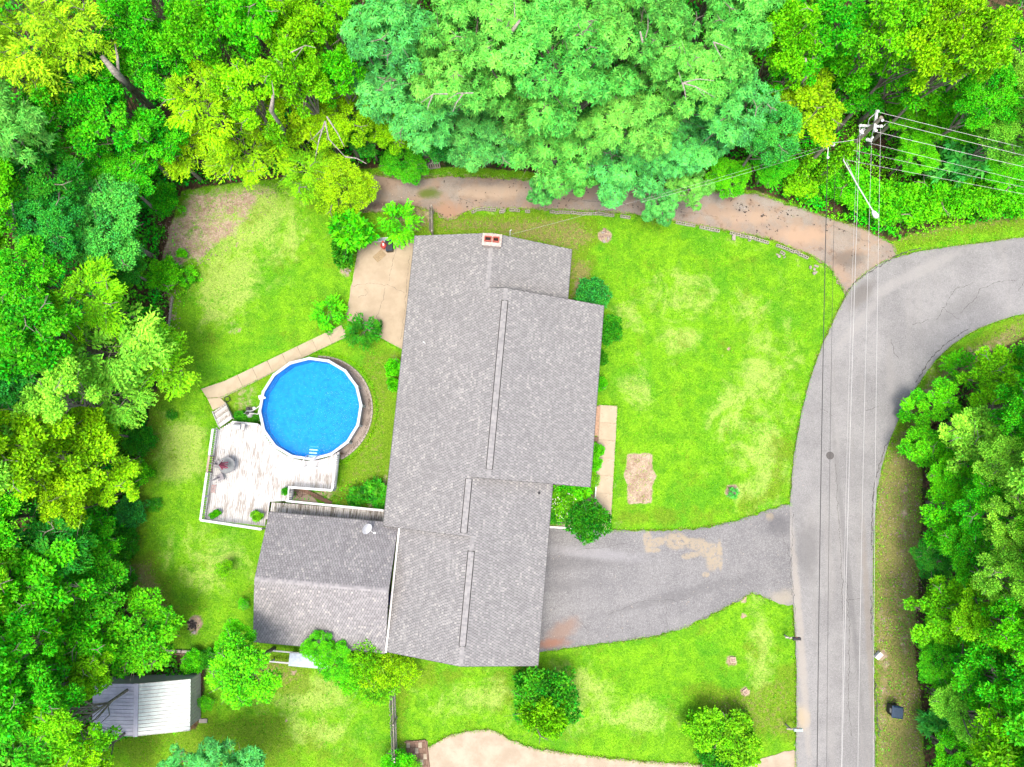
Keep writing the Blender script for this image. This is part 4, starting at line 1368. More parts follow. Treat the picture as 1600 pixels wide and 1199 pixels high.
for a_ in (-.12, .14):
    for b_ in (-.28, .28): mb.tube([(a_, b_, 0), (a_, b_, .2)], .012, 4)
mb.build('legs', M['pale_red'], o)

# ------------------------------------------------------------------ concrete paths, slab by slab
def slabs(a, b, wd, n, mat, parent, th=0.09, z=0.07):
    a, b = np.array(a), np.array(b)
    d = b - a; L = np.hypot(*d); rz = math.atan2(d[1], d[0])
    m_ = MB().box(0, 0, 0, L / n - 0.02, wd, th).mesh('slab', M[mat])
    for i in range(n):
        c_ = a + d * (i + .5) / n
        link('slab', m_, parent, (c_[0], c_[1], z - th / 2 + random.uniform(-.004, .004)), rz + random.uniform(-.003, .003))
pw = tag(MB().prism(W([(538, 515), (541, 526), (344, 624), (326, 612)]), -0.1, 0.02).build('garden_path', M['old_slab']), kind='structure')
slabs(P(538, 517.5), P(352, 606.5), 1.03, 8, 'slab', pw)
p2 = W([(353, 596), (314, 609), (330, 636), (352, 630), (343, 622), (357, 613)])
MB().prism(W([(352, 595.5), (314.5, 608), (324, 622), (344, 621), (356, 615)]), -.02, .068).build('slab', M['slab'], pw)
MB().prism(W([(324.5, 623), (333, 641), (354, 631.5), (345, 622)]), -.02, .072).build('slab', M['slab'], pw)
pf = tag(MB().prism(W([(935, 633), (965, 634), (954, 828), (928, 827)]), -0.1, 0.02).build('front_path', M['old_slab']), kind='structure')
slabs(P(951, 634), P(940, 827), 1.28, 7, 'front_slab', pf)
MB().prism(W([(925, 635), (937.5, 635), (934.5, 681), (920, 681)]), 0, .17).build('step', M['terracotta'] if False else plain('brick_step', (0.46, 0.29, 0.19), .9, .2), pf)
MB().prism(W([(915, 682.5), (935, 683), (934.5, 690), (915, 689.5)]), 0, .12).build('edge_board', M['brown_wood'], pf)
MB().prism(W([(930.5, 752), (932.5, 752), (930.5, 785), (928.5, 785)]), 0, .15).build('edge_board', M['trim'], pf)
MB().prism(W([(856, 822), (893, 824), (893, 826.5), (856, 825)]), 0, .12).build('edge_board', M['trim'], pf)
# pinkish timber-edged pad by the lower concrete drive
pad = tag(MB().prism(W([(634, 1157), (668, 1158), (675, 1230), (640, 1230)]), -.1, .03).build('paved_pad', M['brown_wood']), kind='structure')
mb = MB()
for a_, b_ in (((632, 1160), (665, 1157)), ((665, 1157), (674, 1230))):
    mb.beam(P3(*a_, .07), P3(*b_, .07), .09, .10)
mb.build('edging_board', M['brown_wood'], pad)
for i in range(5):
    for j_ in range(6):
        x, y = P(638 + i * 6.2 + j_ * .8, 1164 + j_ * 9)
        MB().box(0, 0, 0, .26, .38, .05).build('paver', M['old_slab' if (i + j_) % 3 == 0 else 'brown_wood'], pad, (x, y, .035 + random.uniform(-.003, .003)), random.uniform(-.02, .02))

# slab and boards in the pit between deck and walkway
x, y = P(465, 774)
tag(MB().prism(W([(455, 764), (480, 765), (500, 790), (455, 788)]), -.1, .02).build('concrete_pad', M['old_slab']), kind='structure')
bd = MB().beam(P3(468, 763, .25), P3(518, 787, .12), .3, .05).build('board', M['brown_wood']); tag(bd, 'long reddish-brown board lying in the gap under the walkway', 'board')
rk = MB()
for dx_, dy_, s in ((0, 0, .3), (.3, .1, .22), (-.2, .15, .18)):
    rk.lathe(dx_, dy_, [(s * .8, 0), (s, s * .3), (s * .5, s * .7)], 7)
tag(rk.build('rock', M['rock'], None, P3(470, 773, .02)), 'small reddish rocks on the concrete in the gap beside the deck', 'rocks')
#PART3
# ------------------------------------------------------------------ foliage
def unit(v): return v / np.maximum(np.linalg.norm(v, axis=-1, keepdims=True), 1e-9)


def leaves(pos, d, nrm, L, Wd):
    """kite leaves folded along the midrib. pos,d,nrm (n,3); L,Wd (n,)"""
    side = unit(np.cross(d, nrm))
    n = len(pos)
    L = L[:, None]; Wd = Wd[:, None]
    up = unit(np.cross(side, d))
    base = pos
    tip = pos + d * L - up * L * 0.12
    mid = pos + d * L * 0.48
    a = mid + side * Wd / 2 + up * Wd * 0.16
    b = mid - side * Wd / 2 + up * Wd * 0.16
    V = np.stack([base, a, tip, b], 1).reshape(-1, 3)
    i = np.arange(n)[:, None] * 4
    F = np.concatenate([i + [0, 1, 2], i + [0, 2, 3]], 1).reshape(-1, 3)
    return V, F


def rnd_dir(rg, n, zlo=-1.0):
    z = rg.uniform(zlo, 1, n); t = rg.uniform(0, 2 * np.pi, n); s = np.sqrt(1 - z * z)
    return np.stack([s * np.cos(t), s * np.sin(t), z], 1)


def crown(seed, R, depth, spacing, rc, nl, L, Wd, style='broad', under=0.7, flat=0.6, holes=0.12, lobes=0.16):
    """clumps of leaves on an uneven dome. returns mesh and clump centres (z = 0 at the crown's top)"""
    rg = np.random.default_rng(seed)
    ph = rg.uniform(0, 6.28, 4)
    C = []
    tries = 0
    while tries < 6000:
        tries += 1
        t = rg.uniform(0, 2 * np.pi); r = math.sqrt(rg.uniform(0, 1)) * R
        rb = R * (1 - lobes + lobes * (0.6 * math.sin(2 * t + ph[0]) + 0.6 * math.sin(3 * t + ph[1]) + 0.5 * math.sin(5 * t + ph[2])))
        if r > rb: continue
        x, y = r * math.cos(t), r * math.sin(t)
        z = -depth * (1 - math.sqrt(max(0, 1 - (r / (R * 1.04)) ** 2))) + rg.normal(0, depth * 0.15)
        if all((x - c[0]) ** 2 + (y - c[1]) ** 2 > spacing ** 2 for c in C):
            C.append((x, y, z, rc * rg.uniform(0.7, 1.25)))
    C = [c for c in C if rg.random() > holes]
    nt_ = len(C)
    for _ in range(int(nt_ * under)):
        c = C[rg.integers(nt_)]
        C.append((c[0] * rg.uniform(.5, 1.05) + rg.normal(0, .25), c[1] * rg.uniform(.5, 1.05) + rg.normal(0, .25), c[2] - rg.uniform(0.9, 2.2) * rc - depth * .15, rc * rg.uniform(.8, 1.2)))
    C = np.array(C)
    m = len(C)
    Vs, Fs, T, Wm = [], [], [], []
    n0 = 0
    for i in range(m):
        x, y, z, r = C[i]
        k_ = int(nl * (r / rc) ** 2 * (0.55 if i >= nt_ else 1))
        out = np.array([x, y, 0.0]); out = out / (np.linalg.norm(out) + 1e-6)
        if style == 'star':                      # rosettes of long leaves
            nr = max(4, k_ // 7)
            q = rnd_dir(rg, nr, -0.25)
            p = np.array([x, y, z]) + q * r * np.array([1, 1, flat]) * rg.uniform(0.75, 1.05, (nr, 1))
            ax_ = unit(q + np.array([0, 0, 0.9]) + rg.normal(0, .25, (nr, 3)))
            e1 = unit(np.cross(ax_, rg.normal(0, 1, (nr, 3)))); e2 = np.cross(ax_, e1)
            P_, D_, N_l = [], [], []
            for j in range(7):
                a_ = 2 * np.pi * j / 7 + rg.uniform(-.35, .35, nr)
                d_ = unit(e1 * np.cos(a_)[:, None] + e2 * np.sin(a_)[:, None] + ax_ * rg.uniform(-.15, .55, (nr, 1)))
                P_.append(p); D_.append(d_); N_l.append(ax_)
            p, d, nn = np.concatenate(P_), np.concatenate(D_), np.concatenate(N_l)
            tt = np.tile(rg.uniform(0, 1, nr), 7) * .6 + rg.uniform(0, .4, nr * 7)
        elif style == 'spray':                   # flat fronds pointing outward
            nf = max(3, k_ // 26)
            az = math.atan2(y, x)
            P_, D_, N_l, TT = [], [], [], []
            for f in range(nf):
                a_ = az + rg.normal(0, .85)
                dd_ = unit(np.array([math.cos(a_), math.sin(a_), rg.uniform(-.15, .45)]))
                st = np.array([x, y, z]) + rg.normal(0, r * .35, 3) * np.array([1, 1, .5])
                ln_ = r * rg.uniform(.9, 1.7)
                s_ = np.linspace(0.1, 1, 26)
                bend = np.array([0, 0, -1]) * (s_[:, None] ** 2) * ln_ * .22
                p = st + dd_ * (s_[:, None] * ln_) + bend
                sd__ = np.cross(dd_, [0, 0, 1]); sd__ /= np.linalg.norm(sd__)
                sg = np.where(np.arange(26) % 2 == 0, 1, -1)[:, None]
                d = unit(dd_ * .7 + sd__ * sg * rg.uniform(.5, 1.1, (26, 1)) + rg.normal(0, .18, (26, 3)))
                P_.append(p + sd__ * sg * rg.uniform(0, .18, (26, 1))); D_.append(d); N_l.append(np.tile([0, 0, 1.], (26, 1)) + rg.normal(0, .3, (26, 3)))
                TT.append(np.full(26, rg.uniform(0, .6)) + rg.uniform(0, .4, 26))
            p, d, nn, tt = map(np.concatenate, (P_, D_, N_l, TT))
        else:
            q = rnd_dir(rg, k_, -0.35)
            lump = 1 + .22 * np.sin(q[:, 0] * 5 + i) * np.cos(q[:, 1] * 6 + i * 2)
            p = np.array([x, y, z]) + q * r * np.array([1, 1, flat]) * (rg.uniform(0.55, 1.05, k_) * lump)[:, None]
            hd = rg.normal(0, 1, (k_, 3)); hd[:, 2] *= .35
            d = unit(q * .7 + hd * .7)
            nn = unit(np.array([0, 0, 1.0]) + q * .6 + rg.normal(0, .45, (k_, 3)))
            tt = rg.uniform(0, 1, k_)
        k_ = len(p)
        Lq = L * rg.uniform(.7, 1.25, k_); Wq = Wd * rg.uniform(.75, 1.2, k_)
        v, f = leaves(p, d, nn, Lq, Wq)
        Vs.append(v); Fs.append(f + n0); n0 += len(v)
        ct = rg.uniform(0, 1)
        T.append(np.repeat(np.clip(tt * .72 + .28 * ct, 0, 1), 2))
        Wm.append(np.repeat(np.clip(rg.normal(.35 + .3 * ct, .18, k_), 0, 1), 2))
    me = np_mesh('crown', np.concatenate(Vs), np.concatenate(Fs), M['leaf'], fattr={'tone': np.concatenate(T), 'warm': np.concatenate(Wm)})
    return me, C, nt_


def trunk_mesh(seed, C, nt_, R, depth, H, thick, twigs=10, limbs=26):
    """trunk with limbs reaching the clumps; z = 0 at the ground, crown top at H"""
    rg = np.random.default_rng(seed)
    mb = MB()
    top = H - depth * .75
    ks = np.linspace(0, 1, 7)
    lean = rg.normal(0, .35, 2)
    tp = [(lean[0] * k_ * k_ + .12 * math.sin(k_ * 5 + seed), lean[1] * k_ * k_ + .12 * math.cos(k_ * 4 + seed), top * k_) for k_ in ks]
    mb.tube(tp, [thick * (1.25 if k_ == 0 else 1 - .7 * k_) for k_ in ks], 8)
    sel = rg.permutation(len(C))[:limbs]
    for n_, i in enumerate(sel):
        x, y, z, r = C[i]
        k_ = rg.uniform(.5, .98)
        b = Vector((lean[0] * k_ * k_ + .12 * math.sin(k_ * 5 + seed), lean[1] * k_ * k_ + .12 * math.cos(k_ * 4 + seed), top * k_))
        e = Vector((x, y, H + z + r * .15))
        mid = b.lerp(e, .5) + Vector((rg.normal(0, .25), rg.normal(0, .25), rg.uniform(-.5, .1)))
        m2 = b.lerp(e, .8) + Vector((rg.normal(0, .15), rg.normal(0, .15), rg.uniform(-.2, .25)))
        t0 = thick * rg.uniform(.22, .4)
        mb.tube([b, mid, m2, e], [t0, t0 * .7, t0 * .45, t0 * .2], 5, caps=False)
        for _ in range(2):
            e2 = e + Vector((rg.normal(0, .7), rg.normal(0, .7), rg.uniform(-.1, .45)))
            mb.tube([m2, m2.lerp(e2, .5) + Vector((0, 0, .1)), e2], [t0 * .35, t0 * .25, t0 * .1], 4, caps=False)
    for _ in range(twigs):                       # bare branches that stand clear of the leaves
        i = rg.integers(nt_)
        x, y, z, r = C[i]
        p = Vector((x, y, H + z + r * .45))
        a_ = rg.uniform(0, 6.28); l = rg.uniform(.6, 1.5)
        q = p + Vector((math.cos(a_) * l * .5, math.sin(a_) * l * .5, .12)); e = p + Vector((math.cos(a_ + .3) * l, math.sin(a_ + .3) * l, .05))
        mb.tube([p, q, e], [.045, .032, .014], 4, caps=False)
        for s_ in (-.7, .6):
            mb.tube([q, q + Vector((math.cos(a_ + s_) * l * .45, math.sin(a_ + s_) * l * .45, .06))], [.024, .010], 4, caps=False)
    return mb.mesh('trunk', M['bark'], smooth=True)


PROTO = {}
def proto(key, seed, R, depth, H, thick, **kw):
    tw = kw.pop('twigs', 3); lb_ = kw.pop('limbs', 26)
    me, C, nt_ = crown(seed, R, depth, **kw)
    PROTO[key] = (me, trunk_mesh(seed, C, nt_, R, depth, H, thick, tw, lb_), R, H)


proto('star1', 11, 4.6, 3.4, 14, .34, spacing=1.08, rc=.86, nl=480, L=.34, Wd=.11, style='star', twigs=9, limbs=44, holes=.20)
proto('star2', 12, 4.2, 3.0, 14, .32, spacing=1.05, rc=.84, nl=480, L=.33, Wd=.11, style='star', twigs=8, limbs=40, holes=.24)
proto('star3', 13, 2.6, 2.2, 11, .2, spacing=.95, rc=.72, nl=380, L=.32, Wd=.10, style='star', twigs=3, limbs=20, holes=.14)
proto('broad1', 21, 3.0, 2.6, 12, .22, spacing=.84, rc=.66, nl=330, L=.25, Wd=.15)
proto('broad2', 22, 3.3, 2.8, 12, .24, spacing=.9, rc=.72, nl=360, L=.24, Wd=.14, holes=.2)
proto('broad3', 23, 2.7, 2.6, 12, .2, spacing=.72, rc=.58, nl=260, L=.22, Wd=.13, holes=.06)
proto('broad4', 24, 3.2, 2.9, 12, .2, spacing=1.0, rc=.62, nl=330, L=.26, Wd=.15, holes=.12, lobes=.24)
proto('spray1', 31, 3.1, 2.2, 12, .2, spacing=.85, rc=.72, nl=360, L=.24, Wd=.10, style='spray', holes=.1, lobes=.22, twigs=4)
proto('spray2', 32, 2.7, 2.0, 12, .2, spacing=.8, rc=.70, nl=330, L=.22, Wd=.09, style='spray', holes=.15, lobes=.26, twigs=3)
proto('fine1', 41, 3.2, 2.5, 12, .2, spacing=.72, rc=.56, nl=400, L=.17, Wd=.09, holes=.1)
proto('bush1', 51, 1.25, .95, 1.7, .06, spacing=.40, rc=.34, nl=230, L=.13, Wd=.08, holes=0, lobes=.1, under=.9, twigs=0, limbs=10)
proto('bush2', 52, 1.25, .8, 1.6, .06, spacing=.42, rc=.34, nl=200, L=.16, Wd=.09, holes=.05, lobes=.16, under=.9, twigs=1, limbs=12)
proto('fig', 53, 1.5, 1.0, 2.4, .07, spacing=.48, rc=.42, nl=70, L=.40, Wd=.20, holes=.05, lobes=.2, under=.9, twigs=0, limbs=14)
proto('palm', 54, 1.5, 1.1, 3.0, .07, spacing=.7, rc=.5, nl=60, L=.62, Wd=.22, style='star', holes=.05, lobes=.2, under=.6, twigs=0, limbs=8)
proto('frond', 55, 1.3, .9, 2.0, .06, spacing=.55, rc=.55, nl=130, L=.26, Wd=.10, style='spray', holes=0, lobes=.15, under=.7, twigs=0, limbs=8)
proto('sparse', 56, 1.2, .7, 1.6, .04, spacing=.42, rc=.34, nl=150, L=.12, Wd=.06, holes=.15, lobes=.25, under=.6, twigs=0, limbs=8)

CLR = dict(M=(.125, .46, .062), MB=(.085, .43, .078), Y=(.22, .50, .002), YL=(.33, .58, .012), G=(.050, .40, .004), D=(.022, .24, .010), L=(.15, .48, .003), LG=(.20, .54, .035), B=(.026, .31, .028), BG=(.055, .40, .045), K=(.085, .49, .003), O=(.14, .44, .005), S=(.30, .30, .10), SG=(.034, .25, .005))
NTREE = [0]


def rooted(x, y):
    """can a trunk stand here? not on the lawns, the road or the lane"""
    p = np.array([[x, y]])
    return sdist(p, LAWN)[0] < -0.4 and sdist(p, ROADP)[0] < -0.5 and sdist(p, ln)[0] < -0.4


ROADP = outer + inner[::-1]


def tree(px, py, rpx, kind, clr, H, label, group=None, name='tree', cat='tree'):
    me, tm, R, H0 = PROTO[kind]
    tilt = 0.0
    hz_ = lambda h: h - (1.2 if h > 4 else h * .3)
    if cat == 'tree' and group:
        for f_ in (1, .9, .8, .7, .62, .55):
            x, y = P(px, py, hz_(H * f_))
            if rooted(x, y): break
        H = H * f_
        x, y = P(px, py, hz_(H))
        d_ = 0.0
        ux, uy = x / math.hypot(x, y), y / math.hypot(x, y)
        while d_ < hz_(H) * .42 and not rooted(x + ux * d_, y + uy * d_): d_ += .25
        tilt = math.atan2(d_, hz_(H))
        x, y = x + ux * d_, y + uy * d_
    else:
        x, y = P(px, py, hz_(H))
    zc = hz_(H)
    r = rpx / 20.3 * (CAM_H - zc) / CAM_H
    s = r / R
    NTREE[0] += 1
    e = empty(name, (x, y, -0.05), 0, label, cat, group)
    q_ = Matrix.Rotation((NTREE[0] * 2.399) % 6.283, 4, 'Z')
    if tilt:
        q_ = Matrix.Rotation(tilt, 4, Vector((uy, -ux, 0))) @ q_
    e.rotation_euler = q_.to_euler()
    e.scale = (s, s, max(H / H0, s * .75))
    if e.scale.z > H / H0: e.location.z = H - e.scale.z * H0
    c_ = link('crown' if cat == 'tree' else 'foliage', me, e, (0, 0, H0))
    v = 1 + random.uniform(-.12, .12)
    q = CLR[clr]
    c_.color = (min(1, q[0] * v * (1 + random.uniform(-.15, .15))), min(1, q[1] * v), min(1, q[2] * v), 1)
    link('trunk' if cat == 'tree' else 'stem', tm, e)
    return e


GA_, GB_, GC_, GD_, GE_ = 'mint-green trees over the dirt lane', 'trees of the woods behind the back yard', 'trees of the woods beside the back yard', 'trees of the woods across the road', 'trees beyond the power pole'
T_ = [
 # mint-green group over the lane
 (640, 140, 95, 'star2', 'MB', 15, 'mint-green tree at the near-yellow edge of the lane trees, beside the yellow grove', GA_),
 (610, 55, 70, 'star3', 'MB', 15, 'mint-green crown behind the yellow grove, at the photo edge', GA_),
 (745, 60, 105, 'star1', 'M', 16, 'tall mint-green tree with a pale bare bough, at the photo edge above the chimney', GA_),
 (757, 185, 92, 'star1', 'MB', 14, 'mint-green tree hanging over the lane nearest the wooden pallet', GA_),
 (880, 95, 112, 'star2', 'M', 16, 'largest mint-green crown in the middle of the lane trees', GA_),
 (865, 218, 76, 'star3', 'M', 14, 'mint-green crown overhanging the lane in line with the chimney', GA_),
 (985, 165, 95, 'star1', 'M', 15, 'pale mint-green tree behind the lane, in line with the stepped roof', GA_),
 (1000, 40, 90, 'star2', 'M', 16, 'mint-green tree with forked white branches at the photo edge', GA_),
 (975, 250, 62, 'star3', 'MB', 13, 'darker mint-green crown drooping over the gravelly lane', GA_),
 (1090, 90, 92, 'star1', 'M', 15, 'mint-green tree with a long bare fork beside the greener woods', GA_),
 (1080, 212, 74, 'star2', 'MB', 13, 'mint-green tree that overhangs the lane closest to the power poles', GA_),
 (1155, 30, 60, 'star3', 'M', 15, 'mint-green crown at the photo edge next to the olive woods', GA_),
 (1150, 170, 62, 'star3', 'MB', 13, 'blue-green crown between the mint trees and the yellow-tipped tree', GA_),
 (1030, 322, 28, 'star3', 'MB', 9, 'low mint-green bough hanging across the block wall over the front lawn', GA_),
 (1078, 292, 34, 'star3', 'M', 10, 'mint-green bough over the lane, beside the one that reaches the lawn', GA_),
 (846, 298, 22, 'star3', 'MB', 10, 'small mint-green bough hanging over the block wall behind the chimney', GA_),
 (905, 278, 26, 'star3', 'M', 11, 'small mint-green crown over the lane above the long block run', GA_),
 (700, 120, 60, 'star3', 'M', 15, 'mint-green crown wedged between the two biggest lane trees', GA_),
 (820, 165, 60, 'star3', 'M', 15, 'mint-green crown in the gap behind the chimney', GA_),
 # yellow grove & top left
 (45, 35, 80, 'spray1', 'YL', 16, 'bright yellow tree in the corner of the woods', GB_),
 (120, 55, 55, 'spray2', 'YL', 15, 'yellow tree next to the corner tree, near the broken trunk', GB_),
 (12, 100, 45, 'spray2', 'YL', 15, 'small yellow crown under the corner tree', GB_),
 (12, 205, 62, 'star3', 'M', 14, 'pale mint tree alone at the edge among dark woods', GB_),
 (150, 125, 52, 'broad1', 'G', 12, 'mid-green tree just below the broken pale trunk', GB_),
 (205, 35, 62, 'broad2', 'G', 14, 'green tree at the photo edge behind the broken trunk', GB_),
 (255, 100, 55, 'broad3', 'G', 12, 'dense green tree between the broken trunk and the yellow grove', GB_),
 (300, 35, 62, 'broad1', 'K', 15, 'lime-green tree at the photo edge behind the yellow grove', GB_),
 (90, 165, 60, 'broad2', 'G', 12, 'green tree between the pale mint tree and the broken trunk', GB_),
 (175, 200, 66, 'broad4', 'G', 12, 'open green tree inland of the pale mint tree', GB_),
 (60, 285, 72, 'fine1', 'D', 11, 'dark fine-leaved tree at the edge beneath the pale mint tree', GB_),
 (185, 285, 62, 'fine1', 'G', 11, 'dark green fine-leaved tree behind the bare-soil corner of the yard', GB_),
 (245, 215, 48, 'broad3', 'G', 11, 'dark green tree tucked beside the yellow grove', GB_),
 (255, 312, 26, 'bush1', 'G', 3.0, 'rounded green shrub at the corner of the bare soil', GB_),
 (395, 25, 62, 'broad1', 'K', 15, 'lime-green tree at the photo edge straight above the yellow grove', GB_),
 (460, 40, 58, 'broad2', 'Y', 14, 'yellow-green tree with a pale forked branch at the photo edge', GB_),
 (525, 30, 52, 'broad4', 'L', 14, 'lime tree at the photo edge beside the mint-green trees', GB_),
 (320, 165, 62, 'spray1', 'Y', 14, 'ragged yellow tree reaching into the dark woods', GB_),
 (300, 232, 50, 'spray2', 'Y', 12, 'ragged yellow tree nearest the bare-soil corner', GB_),
 (385, 150, 60, 'broad4', 'L', 14, 'yellow-green tree in the middle of the yellow grove', GB_),
 (385, 235, 62, 'spray1', 'Y', 12, 'yellow tree overhanging the back of the yard', GB_),
 (460, 115, 55, 'broad1', 'L', 14, 'lime tree with bare arching branches in the yellow grove', GB_),
 (450, 195, 60, 'broad4', 'Y', 13, 'yellow tree with forked white branches beside the dark gap', GB_),
 (530, 190, 58, 'fine1', 'Y', 13, 'yellow fine-leaved tree touching the mint-green trees', GB_),
 (530, 120, 42, 'broad3', 'K', 12, 'green tree in the gap between the yellow and the mint trees', GB_),
 (522, 276, 54, 'fine1', 'Y', 9, 'thin yellow tree hanging over the lawn above the patio shrubs', GB_),
 (475, 262, 42, 'spray2', 'Y', 10, 'small yellow crown over the back edge of the lawn', GB_),
 (575, 215, 34, 'broad3', 'D', 8, 'dark green low crown in the gap above the lane end', GB_),
 (612, 205, 44, 'fine1', 'Y', 9, 'low yellow crown under the mint-green trees by the pallet', GB_),
 (630, 243, 38, 'fine1', 'G', 5, 'low bright green bush tree beside the wooden pallet', GB_),
 (690, 225, 36, 'broad3', 'B', 7, 'dark low crown behind the pallet', GB_),
 # top right woods
 (1195, 30, 52, 'broad1', 'G', 13, 'green tree at the photo edge right beside the mint-green group', GE_),
 (1235, 60, 55, 'broad2', 'L', 14, 'yellow-tipped lime tree beside the mint-green group', GE_),
 (1300, 35, 60, 'broad3', 'G', 14, 'green tree at the photo edge directly behind the poles', GE_),
 (1240, 110, 42, 'broad4', 'G', 12, 'green tree with bare stems inside the woods behind the poles', GE_),
 (1340, 85, 66, 'broad1', 'K', 9, 'bright green tree straight behind the tall power pole', GE_),
 (1400, 35, 62, 'broad3', 'L', 15, 'lime tree at the photo edge behind the tall pole', GE_),
 (1470, 35, 66, 'broad2', 'Y', 16, 'yellow-green tree at the photo edge above the wires', GE_),
 (1535, 60, 62, 'broad1', 'Y', 16, 'yellow-green tree near the corner above the wires', GE_),
 (1420, 112, 60, 'broad3', 'K', 9, 'green tree between the tall pole and the yellow corner trees', GE_),
 (1262, 172, 66, 'broad1', 'Y', 9, 'yellow-tipped tree beside the short pole', GE_),
 (1200, 205, 56, 'fine1', 'BG', 11, 'blue-green tree between the mint group and the short pole', GE_),
 (1332, 150, 46, 'broad3', 'G', 6, 'dark green tree crowding the top of the tall pole', GE_),
 (1472, 130, 58, 'broad3', 'K', 8, 'green tree above the wires where a pale trunk leans', GE_),
 (1545, 150, 58, 'fine1', 'G', 12, 'fine-leaved green tree above the wires near the photo edge', GE_),
 (1595, 120, 46, 'fine1', 'LG', 12, 'pale fine-leaved tree at the photo edge under the yellow corner', GE_),
 (1575, 205, 55, 'fine1', 'LG', 10, 'pale fine-leaved tree under the wires at the photo edge', GE_),
 (1505, 240, 36, 'palm', 'BG', 5.0, 'blue-green big-leaved sapling under the wires', GE_),
 (1480, 268, 26, 'palm', 'BG', 4.0, 'smaller blue-green big-leaved sapling under the wires', GE_),
 (1425, 183, 46, 'fine1', 'K', 5, 'bright green tree under the wires beside the tall pole', GE_),
 (1490, 195, 48, 'fine1', 'K', 6, 'bright green tree under the middle of the wires', GE_),
 (1425, 245, 36, 'fine1', 'K', 5, 'low green tree below the wires by the street lamp arm', GE_),
 (1560, 265, 38, 'fine1', 'K', 5, 'low green tree below the wires at the photo edge', GE_),
 (1205, 262, 36, 'fine1', 'G', 6, 'low green crown by the bend of the lane under the short pole', GE_),
 (1140, 275, 34, 'fine1', 'K', 6, 'low green crown on the lane edge beside the mint boughs', GE_),
 # left woods
 (75, 355, 60, 'fine1', 'B', 11, 'dark blue-green tree at the edge level with the patio shrubs', GC_),
 (160, 350, 78, 'fine1', 'BG', 11, 'wide dark blue-green tree beside the bare-soil strip', GC_),
 (35, 430, 56, 'broad3', 'G', 12, 'green tree at the photo edge above the feathery tree', GC_),
 (190, 420, 42, 'fine1', 'D', 9, 'dark low crown behind the feathery lime tree', GC_),
 (50, 520, 72, 'broad1', 'G', 13, 'broad green tree at the edge level with the patio', GC_),
 (150, 470, 56, 'spray1', 'L', 12, 'feathery lime tree with an upright pointed top', GC_),
 (160, 550, 80, 'spray1', 'LG', 12, 'wide feathery lime tree beside the low timber edging', GC_),
 (228, 555, 55, 'spray2', 'L', 10, 'feathery lime tree reaching farthest over the back lawn', GC_),
 (85, 620, 66, 'broad4', 'LG', 12, 'pale green tree behind the feathery trees', GC_),
 (180, 620, 58, 'spray2', 'LG', 11, 'feathery pale green tree level with the pool', GC_),
 (20, 600, 50, 'broad3', 'B', 11, 'blue-green tree at the photo edge level with the pool', GC_),
 (35, 705, 72, 'broad1', 'Y', 12, 'yellow-green tree at the edge level with the deck', GC_),
 (115, 715, 72, 'broad2', 'Y', 12, 'widest yellow-green tree across the lawn from the deck', GC_),
 (172, 755, 48, 'broad4', 'Y', 11, 'yellow-green crown nearest the lawn across from the deck', GC_),
 (165, 680, 36, 'broad3', 'Y', 10, 'small yellow-green crown above the ivy bank', GC_),
 (100, 790, 42, 'broad1', 'Y', 10, 'yellow-green crown at the lower end of the yellow group', GC_),
 (30, 830, 52, 'frond', 'D', 9, 'dark feathery tree at the edge below the yellow group', GC_),
 (95, 860, 52, 'spray2', 'D', 9, 'dark feathery tree inside the woods level with the outbuilding ridge', GC_),
 (150, 845, 42, 'broad3', 'G', 8, 'green crown just below the yellow group by the ivy bank', GC_),
 (55, 925, 76, 'broad1', 'K', 13, 'big bright green tree at the edge level with the outbuilding', GC_),
 (135, 925, 62, 'broad2', 'G', 12, 'bright green tree across the lawn from the outbuilding', GC_),
 (25, 1010, 55, 'broad4', 'G', 12, 'green tree at the edge above the metal shed', GC_),
 (120, 1005, 62, 'broad1', 'K', 12, 'lime tree with pale bare branches above the metal shed', GC_),
 (195, 1000, 58, 'broad3', 'K', 10, 'lime tree leaning over the metal shed roof', GC_),
 (235, 985, 30, 'fine1', 'D', 6, 'dark green low crown behind the metal shed', GC_),
 (142, 1048, 38, 'broad1', 'L', 10, 'lime crown covering the corner of the metal shed', GC_),
 (60, 1080, 58, 'broad2', 'G', 11, 'green tree beside the metal shed', GC_),
 (100, 1135, 55, 'broad4', 'L', 11, 'yellow-green tree in front of the metal shed', GC_),
 (30, 1165, 58, 'spray1', 'G', 11, 'feathery green tree in the lower corner of the woods', GC_),
 (125, 1192, 42, 'broad3', 'Y', 9, 'yellow-tipped tree at the photo edge under the metal shed', GC_),
 # bottom
 (385, 1045, 50, 'broad3', 'K', 7, 'blue-green tree at the corner of the outbuilding', None),
 (372, 1000, 30, 'fine1', 'K', 6, 'small lime tree touching the outbuilding wall', None),
 (362, 1214, 56, 'star3', 'MB', 6, 'pale blue-green tree at the photo edge below the back lawn', None),
 (292, 1192, 30, 'star3', 'MB', 5, 'small pale blue-green tree at the photo edge beside the metal shed lawn', None),
 # right woods
 (1475, 625, 42, 'broad4', 'K', 6, 'lime tree reaching toward the inside of the road bend', GD_),
 (1462, 692, 38, 'broad1', 'K', 6, 'lime crown over the verge just past the bend', GD_),
 (1555, 590, 48, 'broad1', 'L', 10, 'yellow-green tree at the top of the woods inside the bend', GD_),
 (1597, 575, 34, 'broad4', 'G', 9, 'dark green crown at the photo edge inside the bend', GD_),
 (1505, 575, 20, 'frond', 'K', 5, 'small bright sapling on the bank inside the bend', GD_),
 (1520, 690, 55, 'broad1', 'LG', 11, 'pale lime tree behind the tree at the bend', GD_),
 (1590, 650, 46, 'broad2', 'G', 11, 'green tree at the photo edge behind the bend', GD_),
 (1575, 725, 52, 'fine1', 'LG', 12, 'pale fine-leaved tree level with the manhole cover', GD_),
